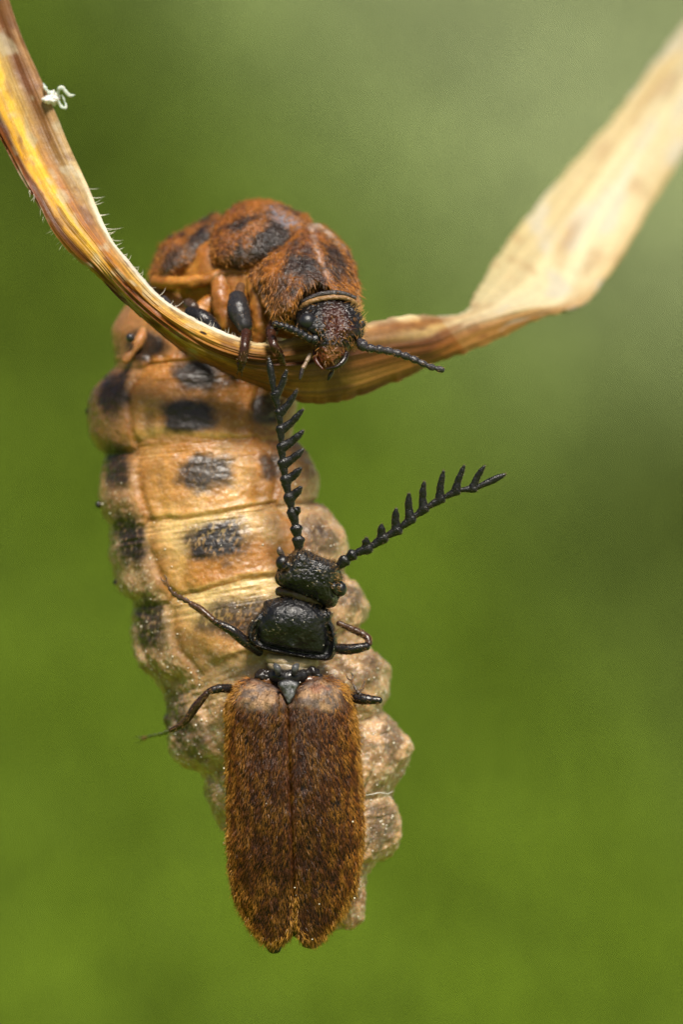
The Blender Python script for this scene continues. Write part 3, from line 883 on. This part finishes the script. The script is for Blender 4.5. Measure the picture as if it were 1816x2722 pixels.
def leg(parent, segs, mat=None, color=(.014, .012, .012), hair=14, rough=.015):
    """segs: name, points, radii"""
    lg = emp('leg', parent)
    hb_ = MB()
    for name, pts, rad, col in segs:
        mb = MB()
        if name == 'tarsus':
            for bp, br in beads(pts, rad, 5 if len(pts) > 3 else 3):
                c, V = tube(mb, bp, br, nseg=22, n=12, color=col or color, rough=rough * .6, freq=12, flat=.8)
            e, e0 = np.array(pts[-1], float), np.array(pts[-2], float)
            dv = e - e0; pv = np.array([-dv[1], dv[0], 0])
            for sg_ in (-1, 1):
                tube(mb, [e, e + dv * .3 + pv * .28 * sg_, e + dv * .75 + pv * .25 * sg_], [.022, .018, .008], nseg=8, n=10, color=col or color)
        else:
            c, V = tube(mb, pts, rad, nseg=22, n=12 * len(pts), color=col or color, rough=rough, freq=9)
        mb.build(name, mat or M_gloss, lg)
        if hair:
            pv = V[5:-5].reshape(-1, 3); cv = np.repeat(c[5:-5], 22, 0)
            m = hair * len(pts)
            sel = rng.choice(len(pv), m)
            nn = pv[sel] - cv[sel]; nn /= np.linalg.norm(nn, axis=1, keepdims=True) + 1e-9
            dr = P(*pts[-1]) - P(*pts[0])
            hairs(hb_, pv[sel], nn, np.tile(dr / np.linalg.norm(dr), (m, 1)), .09, .005, np.array([.30, .15, .05]), lift=.4, jit=.2)
    if hair:
        ho = hb_.build('leg_hair', M_fur, lg); ho['kind'] = 'stuff'
    return lg


leg(fem, [('coxa', [(640, 760, 1.9), (632, 790, 1.6)], [.12, .16], (.10, .05, .025)), ('femur', [(630, 792, 1.5), (634, 826, 1.2), (650, 868, 1.0)], [.24, .31, .22], (.022, .020, .021)),
          ('tibia', [(655, 886, .5), (650, 920, .12), (644, 958, .15)], [.15, .125, .13], (.035, .012, .006)), ('tarsus', [(642, 962, .2), (638, 985, .45)], [.11, .05], (.05, .018, .008))])
leg(fem, [('femur', [(735, 858, 1.2), (722, 880, .8)], [.2, .17], (.03, .012, .008)), ('tibia', [(719, 886, .5), (728, 918, .15), (742, 940, .3)], [.14, .12, .115], (.035, .012, .006)), ('tarsus', [(744, 944, .35), (752, 966, .8)], [.1, .06], (.04, .015, .007))])
leg(fem, [('coxa', [(500, 808, 2.2), (515, 818, 2.0)], [.16, .16], (.05, .03, .02)), ('femur', [(505, 832, 1.7), (540, 850, 1.5), (572, 880, 1.45)], [.2, .26, .2], (.012, .011, .012)), ('tibia', [(572, 885, 1.4), (580, 930, 1.2)], [.13, .11], (.02, .012, .01))])
leg(fem, [('femur', [(432, 800, 1.9), (445, 815, 1.75)], [.16, .16], (.03, .028, .03))], hair=6)

# orange fuzz on the sides of the upper abdomen
V, N, PX, PY, SS, UC, FR = BODY
wt = (FR > 0) * (np.abs(UC) > .55) * (SS > .0) * (SS < 8) * (UC < .99)
pos, nn, idx = scatter(V, N, wt * 1.0, 4200)
cc = BODYC.reshape(-1, 3)[idx]
mb = MB()
hairs(mb, pos, nn, np.tile([.1, -.2, -1], (4200, 1)), .10, .0055, np.clip(cc * 1.1 + .04, 0, .8), lift=.4, jit=.3)
wt = (FR > .3) * (np.abs(UC) < .62) * (SS > 2.3) * (SS < 7)
pos, nn, idx = scatter(V, N, wt * 1.0, 3600)
hairs(mb, pos, nn, np.tile([.15, -.2, -1], (3600, 1)), .07, .004, np.clip(BODYC.reshape(-1, 3)[idx] * 1.2 + .05, 0, .8), lift=.35, jit=.35)
ho = mb.build('down', M_fur, fem); ho['kind'] = 'stuff'

# ------------------------------------------------------------------ male beetle
male = thing('beetle', 'smaller black beetle with furry brown wing cases and comb like antennae, on the spotted belly', 'beetle', tuple(P(770, 1790, .7)))

sut = lambda py: np.interp(py, [1790, 1876, 2324, 2440, 2530], [766, 765, 780, 783, 786])
def half(py, side):
    if side < 0:
        return sut(py) - np.interp(py, [1800, 1822, 1865, 1922, 2018, 2133, 2248, 2324, 2393, 2450, 2492, 2523], [655, 622, 601, 599, 602, 603, 604, 610, 622, 648, 678, 718])
    return np.interp(py, [1796, 1838, 1903, 2018, 2133, 2209, 2293, 2370, 2431, 2469, 2504, 2523], [885, 933, 948, 957, 964, 968, 960, 945, 915, 884, 862, 830]) - sut(py)


def ely_front(side):
    def f(px, py, R):
        wv = np.abs(px - sut(py)) / np.maximum(half(py, side), 20)
        d_ = np.abs(px - sut(py))
        H = 1.12 * np.maximum(0, 1 - np.clip(wv, 0, 1) ** 2.6) ** .5
        e = np.clip(1 - ((py - 2080) / 470) ** 6, .02, 1) ** .5
        tip = 1 - .72 * sstep(2060, 2545, py)
        dip = .05 * np.exp(-(d_ / 7) ** 2)
        hum = .05 * np.exp(-(((d_ - 90) / 45) ** 2 + ((py - 1850) / 36) ** 2)) + .06 * np.exp(-(((d_ - 40) / 24) ** 2 + ((py - 1860) / 30) ** 2)) - .08 * np.exp(-((d_ - 66) / 14) ** 2 - ((py - 1860) / 40) ** 2)
        costa = .025 * np.exp(-((wv - .42) / .03) ** 2) + .02 * np.exp(-((wv - .7) / .03) ** 2)
        return (H * e * tip + hum + costa) * np.where(d_ < 22, np.clip(1 - R ** 70, 0, 1), np.clip(1 - R ** 14, 0, 1)) ** .5 - dip
    return f


elL = [(764, 1880), (752, 1850), (735, 1826), (706, 1812), (672, 1802), (643, 1806), (620, 1826), (604, 1865), (600, 1922), (602, 2018), (603, 2133), (604, 2248), (611, 2324), (624, 2393), (650, 2450), (682, 2492), (716, 2514), (744, 2514), (764, 2500), (775, 2470), (777, 2430), (779.5, 2324), (775, 2150), (769, 2000)]
elR = [(767, 1880), (776, 1858), (790, 1832), (818, 1810), (856, 1796), (894, 1802), (920, 1818), (936, 1846), (948, 1903), (957, 2018), (964, 2133), (968, 2209), (960, 2293), (945, 2370), (915, 2431), (884, 2469), (862, 2496), (838, 2512), (815, 2512), (798, 2494), (789, 2460), (788, 2430), (784, 2324), (777, 2150), (771, 2000)]


def make_elytron(outline, side, ctr):
    V, N, px, py, R, isf = pillow(outline, .55, 1, .12, front=ely_front(side), disp=lambda px, py, R, V: .025 * fbm(V * 4, 3) + .035 * fbm(V * 1.2, 2), nphi=420, nr=150, center=ctr)
    nz = fbm(V * 3, 3)
    C = mix(np.broadcast_to(np.array([.020, .007, .0025]), V.shape), np.array([.006, .003, .002]), sstep(-.3, .4, nz))
    d_ = np.abs(px - sut(py))
    C = mix(C, np.array([.10, .028, .008]), .7 * np.exp(-(d_ / 9) ** 2))
    hum = spotmask(px, py, 692 if side < 0 else 852, 1846, 74, 44, 0, .4, .35 * fbm(V * 2.2 + 4, 3))
    tnh = mix(np.broadcast_to(np.array([.29, .175, .095]), V.shape), np.array([.14, .10, .08]), sstep(-.2, .3, fbm(V * 6 + 9, 3)))
    tnh = mix(tnh, np.array([.24, .10, .05]), .7 * sstep(.2, .5, fbm(V * 3 + 29, 3)))
    C = mix(C, tnh, .92 * hum)
    C = mix(C, np.array([.03, .025, .03]), .8 * sstep(.95, 1, R) * (py < 1850))
    mb = MB(); mb.add(V, grid_faces(V.shape[0], V.shape[1], True), color=np.clip(C, .003, .8))
    o = mb.build('elytron', M_elytra, male)
    wt = (isf > 0) * (1 - .93 * hum) * (1 - .8 * np.exp(-(d_ / np.where(py > 2260, 10, 6)) ** 2))
    nh = 12500
    pos, nn, idx = scatter(V, N, wt, nh)
    hx, hy = px.ravel()[idx], py.ravel()[idx]
    sw = fbm(pos * np.array([1.3, 1, .6]), 3)
    cl = fbm(pos * np.array([8, 1, 2.4]) + 50, 2)
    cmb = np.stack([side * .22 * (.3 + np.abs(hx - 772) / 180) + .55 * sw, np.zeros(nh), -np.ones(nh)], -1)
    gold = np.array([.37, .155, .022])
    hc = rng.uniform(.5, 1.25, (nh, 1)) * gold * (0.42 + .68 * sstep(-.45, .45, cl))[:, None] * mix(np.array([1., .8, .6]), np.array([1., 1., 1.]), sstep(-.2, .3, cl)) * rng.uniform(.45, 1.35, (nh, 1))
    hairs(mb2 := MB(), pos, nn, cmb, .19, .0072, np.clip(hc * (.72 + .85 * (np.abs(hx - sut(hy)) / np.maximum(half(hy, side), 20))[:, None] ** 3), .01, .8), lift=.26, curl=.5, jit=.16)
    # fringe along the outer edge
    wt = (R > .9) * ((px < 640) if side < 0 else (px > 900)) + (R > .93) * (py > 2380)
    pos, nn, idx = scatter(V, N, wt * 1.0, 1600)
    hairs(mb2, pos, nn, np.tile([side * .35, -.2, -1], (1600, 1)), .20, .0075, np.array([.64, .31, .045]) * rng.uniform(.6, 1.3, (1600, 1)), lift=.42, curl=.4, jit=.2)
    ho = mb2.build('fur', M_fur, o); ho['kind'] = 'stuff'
    return V, N, R, isf


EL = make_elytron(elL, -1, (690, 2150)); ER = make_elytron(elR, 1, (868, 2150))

# abdomen of the male peeping out under the wing cases
V, N, px, py, R, isf = pillow([(650, 1830), (640, 2000), (642, 2250), (660, 2420), (705, 2515), (722, 2534), (744, 2530), (752, 2505), (770, 2488), (800, 2500), (806, 2518), (836, 2520), (862, 2498), (900, 2420), (922, 2250), (918, 2000), (900, 1830)], .95, .2, .6, nphi=240, nr=40,
                              disp=lambda px, py, R, V: .04 * fbm(V * 4, 3), center=(780, 2150))
mb = MB(); mb.add(V, grid_faces(V.shape[0], V.shape[1], True), color=(.016, .012, .008)); mb.build('abdomen', M_black, male)

# pronotum of the male: domed disc with a raised rim
mpo = [(703, 1598), (724, 1591), (747, 1587), (774, 1578), (804, 1586), (831, 1597), (860, 1612), (884, 1631), (880, 1650), (890, 1670), (896, 1696), (895, 1726), (880, 1753), (850, 1755), (804, 1749), (745, 1737), (690, 1724), (662, 1707), (656, 1684), (664, 1656), (682, 1634), (697, 1615)]


def mp_front(px, py, R):
    q = ((px - 777 - (py - 1660) * .1) / 88) ** 2 + ((py - 1650) / 58) ** 2
    dome = .40 * np.exp(-q ** 1.5)
    low = .30 * np.maximum(0, 1 - R ** 5) ** .55
    side = sstep(690, 668, px + (py - 1690) * .2) + sstep(868, 886, px - (py - 1700) * .1)
    rim = .13 * np.exp(-((R - .94) / .045) ** 2) * sstep(1640, 1720, py) + .16 * side * np.exp(-((R - .92) / .09) ** 2)
    valley = -.10 * np.exp(-((R - .80) / .07) ** 2) * sstep(1630, 1700, py)
    keel = .16 * np.exp(-((px - 776) / 13) ** 2 - ((py - 1724) / 20) ** 2)
    pit = -.06 * np.exp(-((px - 770) / 9) ** 2 - ((py - 1690) / 16) ** 2) - .05 * np.exp(-((px - 850) / 10) ** 2 - ((py - 1660) / 30) ** 2)
    return dome + low + rim + valley + keel + pit


V, N, px, py, R, isf = pillow(mpo, .45, 1, .35, front=mp_front, nphi=260, nr=130, disp=lambda px, py, R, V: .022 * fbm(V * 5, 3) + .012 * fbm(V * 18, 2) + .02 * fbm(V * 11, 2) * sstep(.86, .92, R))
C = np.broadcast_to(np.array([.006, .006, .007]), V.shape)
C = mix(C, np.array([.07, .065, .06]), .5 * sstep(.15, .5, fbm(V * 5 + 2, 3)) * spotmask(px, py, 772, 1650, 80, 56, 0, .5))
C = mix(C, np.array([.24, .19, .13]), .55 * sstep(.36, .5, fbm(V * 24 + 2, 2)) * sstep(.0, .3, fbm(V * 4 + 2, 2)) * (py < 1690))
mb = MB(); mb.add(V, grid_faces(V.shape[0], V.shape[1], True), color=C)
mpn = mb.build('pronotum', M_black, male)
MPV = (V, N, px, py, R, isf)
mb = MB()
pos, nn, idx = scatter(V, N, (isf > 0) * (R > .8) * (py < 1720) * 1.0, 260)
hairs(mb, pos, nn, np.stack([np.sign(px.ravel()[idx] - 776) * .5, 0 * px.ravel()[idx], np.ones(len(idx))], -1), .13, .006, np.array([.16, .09, .035]), lift=.6, jit=.3)
ho = mb.build('bristles', M_fur, mpn); ho['kind'] = 'stuff'
mb = MB()
tube(mb, [(742, 1572, .5), (775, 1578, .3), (812, 1590, .25), (850, 1604, .4)], [.13, .16, .16, .12], nseg=24, n=40, color=(.075, .042, .022), rough=.04, freq=6)
mb.build('neck_membrane', M_membrane, male)

# head of the male
mho = [(803, 1459), (824, 1467), (856, 1481), (889, 1496), (902, 1520), (911, 1548), (908, 1578), (900, 1594), (891, 1610), (866, 1616), (843, 1600), (812, 1589), (782, 1576), (759, 1564), (740, 1553), (733, 1533), (738, 1510), (748, 1490), (764, 1478), (782, 1470)]


def mh_disp(px, py, R, V):
    return .035 * fbm(V * 5, 3) + .018 * fbm(V * 18, 2) - .10 * np.exp(-(((np.hypot(px - 750, py - 1496) - 22) / 5) ** 2)) - .08 * np.exp(-(((np.hypot(px - 905, py - 1567) - 22) / 5) ** 2)) - .08 * np.exp(-((px - 822) / 20) ** 2 - ((py - 1512) / 24) ** 2) + .06 * np.exp(-((px - 796) / 18) ** 2 - ((py - 1480) / 16) ** 2) + .06 * np.exp(-((px - 880) / 18) ** 2 - ((py - 1520) / 18) ** 2)


V, N, px, py, R, isf = pillow(mho, lambda px, py: .35 + (py - 1530) / 100 * .25, .78, .6, 2.6, 2.0, nphi=240, nr=120, disp=mh_disp)
C = np.broadcast_to(np.array([.006, .006, .0065]), V.shape)
C = mix(C, np.array([.07, .06, .05]), .5 * sstep(.1, .45, fbm(V * 7 + 2, 3)) * spotmask(px, py, 820, 1520, 90, 46, 18, .5))
C = mix(C, np.array([.30, .22, .12]), .55 * sstep(.36, .5, fbm(V * 24 + 22, 2)) * (py < 1560) * sstep(.0, .3, fbm(V * 4 + 2, 2)))
mb = MB(); mb.add(V, grid_faces(V.shape[0], V.shape[1], True), color=C)
mhead = mb.build('head', M_black, male)
MHV = (V, N, px, py, R, isf)
for ex, ey, eyy, er in ((751, 1496, .06, .185), (749, 1537, .28, .19), (904, 1566, .26, .185)):
    mb = MB(); ball(mb, ex, ey, eyy, er, (.006, .0055, .006), n=40, sz=1.1)
    mb.build('eye', M_eye, mhead)
mb = MB()
tube(mb, [(752, 1478, .2), (744, 1466, .15), (742, 1456, .15)], [.07, .09, .05], nseg=14, color=(.07, .05, .04), rough=.01)
mb.build('palp', M_black, mhead)
mb = MB()
pos, nn, idx = scatter(V, N, (isf > 0) * (R > .7) * (.1 + (py < 1520)) * 1.0, 420)
hairs(mb, pos, nn, np.stack([.3 + 0 * idx, 0 * idx, 1 + 0 * idx], -1).astype(float), .13, .0055, np.array([.17, .09, .03]) * rng.uniform(.5, 1.5, (len(idx), 1)), lift=.6, jit=.35)
pos, nn, idx = scatter(V, N, (isf > 0) * np.exp(-((px - 893) / 14) ** 2 - ((py - 1535) / 22) ** 2), 60)
hairs(mb, pos, nn, np.tile([.6, 0, -.3], (60, 1)), .15, .007, np.array([.36, .19, .06]), lift=.5, jit=.3)
ho = mb.build('bristles', M_fur, mhead); ho['kind'] = 'stuff'

# scutellum, mesonotum and pale membrane between pronotum and wing cases
mb = MB()
tube(mb, [(716, 1750, .55), (770, 1762, .5), (836, 1762, .55)], [.14, .2, .14], nseg=30, n=40, color=(.30, .22, .12), rough=.03, freq=5)
tube(mb, [(720, 1768, .55), (765, 1776, .45), (815, 1776, .55)], [.12, .18, .12], nseg=30, n=40, color=(.26, .20, .13), rough=.03, freq=5)
mb.build('neck_membrane', M_membrane, male)
for px0, s in ((703, 1), (832, -1)):
    mb = MB()
    V = ball(mb, px0, 1796, .5, .24, (.012, .009, .008), sy=.8, n=40, rough=.16, freq=5, sz=.85)
    ball(mb, px0 + s * 6, 1812, .45, .2, (.10, .04, .012), n=30, rough=.05, freq=6)
    mb.build('wing_base', M_gloss, male)
    mb = MB()
    x0 = 737 if s > 0 else 785
    tube(mb, [(x0 - s * 6, 1768, .1), (x0, 1776, -.02), (x0 + s * 2, 1790, .05)], [.06, .1, .08], nseg=20, color=(.06, .06, .062), rough=.01)
    mb.build('mesonotum_lobe', M_gloss, male)
mb = MB()
tube(mb, [(724, 1796, .4), (766, 1800, .25), (806, 1796, .4)], [.18, .2, .18], nseg=30, n=40, color=(.010, .009, .009), rough=.03, freq=6)
mb.build('mesonotum', M_gloss, male)
V, N, px, py, R, isf = pillow([(738, 1816), (752, 1808), (766, 1804), (780, 1808), (796, 1816), (788, 1838), (778, 1862), (768, 1878), (758, 1862), (748, 1838)], -.42, .16, .4, 3, 2, nphi=120, nr=50, disp=lambda px, py, R, V: .03 * fbm(V * 7, 3) - .05 * np.exp(-((px - 776) / 7) ** 2 - ((py - 1830) / 8) ** 2))
mb = MB(); mb.add(V, grid_faces(V.shape[0], V.shape[1], True), color=mix(np.broadcast_to(np.array([.10, .10, .105]), V.shape), np.array([.015, .015, .016]), np.clip(sstep(.7, .95, R) + .6 * sstep(.0, .5, fbm(V * 6, 2)), 0, 1)))
mb.build('scutellum', M_black, male)


def comb_antenna(parent, nodes, rami, y0, y1, r0, side):
    an = emp('antenna', parent)
    n = len(nodes) - 1
    hb_ = MB()
    col = (.0055, .005, .0055)
    for k in range(n):
        a, b = np.array(nodes[k], float), np.array(nodes[k + 1], float)
        ya, yb = y0 + (y1 - y0) * k / n, y0 + (y1 - y0) * (k + 1) / n
        r = r0 * (1 - .4 * k / n)
        mb = MB()
        a3, b3 = np.append(a, ya), np.append(b, yb)
        tubes = []
        if k == n - 1:
            tubes.append(tube(mb, [a3, a3 * .6 + b3 * .4, a3 * .25 + b3 * .75, b3], [r * .75, r * 1.0, r * 1.05, r * .45], nseg=16, n=18, color=col, rough=.012, freq=12, flat=.7))
        else:
            e = a3 * .06 + b3 * .94
            tubes.append(tube(mb, [a3, a3 * .6 + b3 * .4, e], [r * .62, r * .86, r * 1.28], nseg=16, n=16, color=col, rough=.02, freq=14, flat=.7))
        if rami[k] is not None:
            tp = np.append(np.array(rami[k], float), (ya + yb) / 2 - .12)
            o3 = a3 * .16 + b3 * .84
            dv = tp - o3
            ln = np.hypot(dv[0], dv[1])
            bend = np.array([0.0, 0, 0])
            ax = (b3 - a3); ax[2] = 0; ax /= np.linalg.norm(ax)
            perp = dv - ax * np.dot(dv[:2], ax[:2]); perp[2] = 0
            m1 = o3 + dv * .33 + perp * .10
            m2 = o3 + dv * .68 + perp * .07
            rr = r * 1.0
            tubes.append(tube(mb, [o3, m1, m2, tp], [rr * 1.45, rr * .95, rr * .86, rr * .42], nseg=14, n=20, color=col, rough=.02, freq=14, flat=.6))
        mb.build('antenna_segment', M_black, an)
        for c, V in tubes:
            ns = V.shape[1]
            pv = V[4:].reshape(-1, 3); cv = np.repeat(c[4:], ns, 0)
            sel = rng.choice(len(pv), 90)
            nn = pv[sel] - cv[sel]; nn /= np.linalg.norm(nn, axis=1, keepdims=True) + 1e-9
            dr = c[-1] - c[0]
            hairs(hb_, pv[sel], nn, np.tile(dr / np.linalg.norm(dr), (90, 1)), .055, .0032, np.array([.17, .11, .06]), lift=.5, jit=.2)
    ho = hb_.build('antenna_hair', M_fur, an); ho['kind'] = 'stuff'


comb_antenna(male, [(794, 1466), (793, 1434), (787, 1404), (777, 1359), (767, 1318), (758, 1270), (751, 1227), (748, 1183), (746, 1136), (741, 1092), (729, 1046), (715, 953)],
             [None, None, (794, 1350), (800, 1296), (799, 1246), (805, 1196), (805, 1146), (804, 1090), (789, 1038), (761, 986), None], -.05, -.35, .14, 1)
comb_antenna(male, [(896, 1508), (918, 1489), (938, 1474), (983, 1456), (1024, 1428), (1061, 1407), (1098, 1376), (1133, 1350), (1178, 1324), (1219, 1304), (1265, 1298), (1342, 1262)],
             [None, None, (974, 1432), (1015, 1396), (1054, 1354), (1088, 1314), (1128, 1283), (1180, 1254), (1235, 1240), (1288, 1240)] + [None, None], .0, -.25, .135, -1)

blk = (.008, .006, .006)
leg(male, [('femur', [(690, 1735, .55), (652, 1706, .3), (616, 1676, .2), (572, 1652, .3)], [.11, .14, .135, .09], blk), ('tibia', [(566, 1648, .3), (535, 1622, .4), (506, 1604, .5)], [.085, .10, .075], (.05, .022, .010)),
           ('tarsus', [(503, 1601, .5), (482, 1590, .55), (465, 1582, .55), (452, 1566, .6), (440, 1546, .65)], [.07, .075, .055, .045, .035], (.06, .032, .018))], hair=40)
leg(male, [('femur', [(612, 1830, .55), (582, 1830, .4), (555, 1838, .4)], [.12, .12, .09], blk), ('tibia', [(550, 1842, .4), (520, 1878, .5), (488, 1922, .7), (452, 1942, .9)], [.085, .115, .10, .06], (.028, .013, .008)),
           ('tarsus', [(448, 1944, 1.0), (428, 1952, 1.6), (404, 1956, 2.4), (378, 1964, 3.2)], [.06, .05, .045, .03], (.07, .07, .03))], hair=40)
leg(male, [('femur', [(880, 1722, .5), (930, 1726, .35), (976, 1718, .3)], [.13, .145, .11], blk), ('tibia', [(982, 1712, .35), (974, 1692, .45), (935, 1672, .6), (900, 1656, .7)], [.085, .10, .09, .07], (.045, .02, .010))], hair=40)
leg(male, [('femur', [(930, 1850, .6), (965, 1858, .4), (1010, 1862, .3)], [.14, .15, .09], blk),
           ('tarsus', [(958, 1846, .35), (946, 1832, .45), (935, 1808, .6)], [.045, .035, .022], (.05, .035, .025)), ('claw', [(952, 1842, .35), (964, 1830, .45), (970, 1806, .6)], [.04, .03, .018], (.05, .035, .025))], hair=40)

# ------------------------------------------------------------------ the small things
sk = thing('cast_skin', 'tiny white crumpled cast skin with thread legs, stuck on the edge of the blade', 'cast skin', tuple(P(140, 258, 1.7)))
mb = MB()
ball(mb, 140, 260, 1.7, .19, (.78, .76, .74), n=40, rough=.3, freq=6, sy=.8)
mb.build('body', M_skinwhite, sk)
for pts, rad in (([(152, 250, 1.7), (156, 236, 1.6), (164, 233, 1.6), (174, 243, 1.6), (184, 254, 1.6), (198, 252, 1.6)], [.045, .045, .05, .045, .04, .015]),
                 ([(152, 270, 1.7), (166, 286, 1.7), (174, 283, 1.7), (172, 270, 1.7), (164, 254, 1.7)], [.04, .045, .045, .03, .015]),
                 ([(130, 248, 1.7), (120, 235, 1.7), (113, 221, 1.75)], [.05, .03, .012])):
    mb = MB(); tube(mb, pts, rad, nseg=10, n=40, color=(.60, .64, .58), rough=.05, freq=9, flat=.5)
    mb.build('leg', M_skinwhite, sk)

mb = MB()
tube(mb, [(962, 2114, 1.3), (985, 2112, 1.25), (1010, 2107, 1.3), (1030, 2110, 1.5), (1044, 2104, 1.7)], [.008, .009, .010, .009, .006], nseg=6, n=40, color=(.8, .78, .72))
o = mb.build('silk_thread', M_silk)
o['label'] = 'thin white silk thread stretched across the tan side beside the furry wing cases'; o['category'] = 'thread'

# pale pollen grains lying on the insects
mb = MB()
def grains(V, N, wt, n, r):
    pos, nn, _ = scatter(V, N, wt, n)
    a = np.linspace(.05, np.pi - .05, 6)[:, None]; b = np.linspace(0, 2 * np.pi, 8, endpoint=False)[None]
    S_ = np.stack(np.broadcast_arrays(np.sin(a) * np.cos(b), np.sin(a) * np.sin(b), np.cos(a)), -1)
    for p_, n_ in zip(pos, nn):
        rr = r * rng.uniform(.5, 1.4)
        mb.add(p_ + n_ * rr * .5 + S_ * rr * rng.uniform(.7, 1.2, 3), grid_faces(6, 8, True), color=np.array([.78, .72, .6]) * rng.uniform(.75, 1.05))
V, N, PX, PY, SS, UC, FR = BODY
grains(V, N, (FR > .2) * sstep(1.5, 6, SS) * (.25 + (np.abs(UC) > .5)), 420, .018)
for V, N, R, isf in (EL, ER):
    grains(V + N * .1, N, (isf > 0) * (.2 + 2 * (R > .93)), 18, .017)
grains(MPV[0], MPV[1], (MPV[5] > 0) * 1.0, 10, .012)
grains(MHV[0], MHV[1], (MHV[5] > 0) * 1.0, 12, .010)
o = mb.build('pollen_grains', M_grain)
o['kind'] = 'stuff'; o['label'] = 'tiny pale pollen grains dusted over both beetles'; o['category'] = 'pollen'
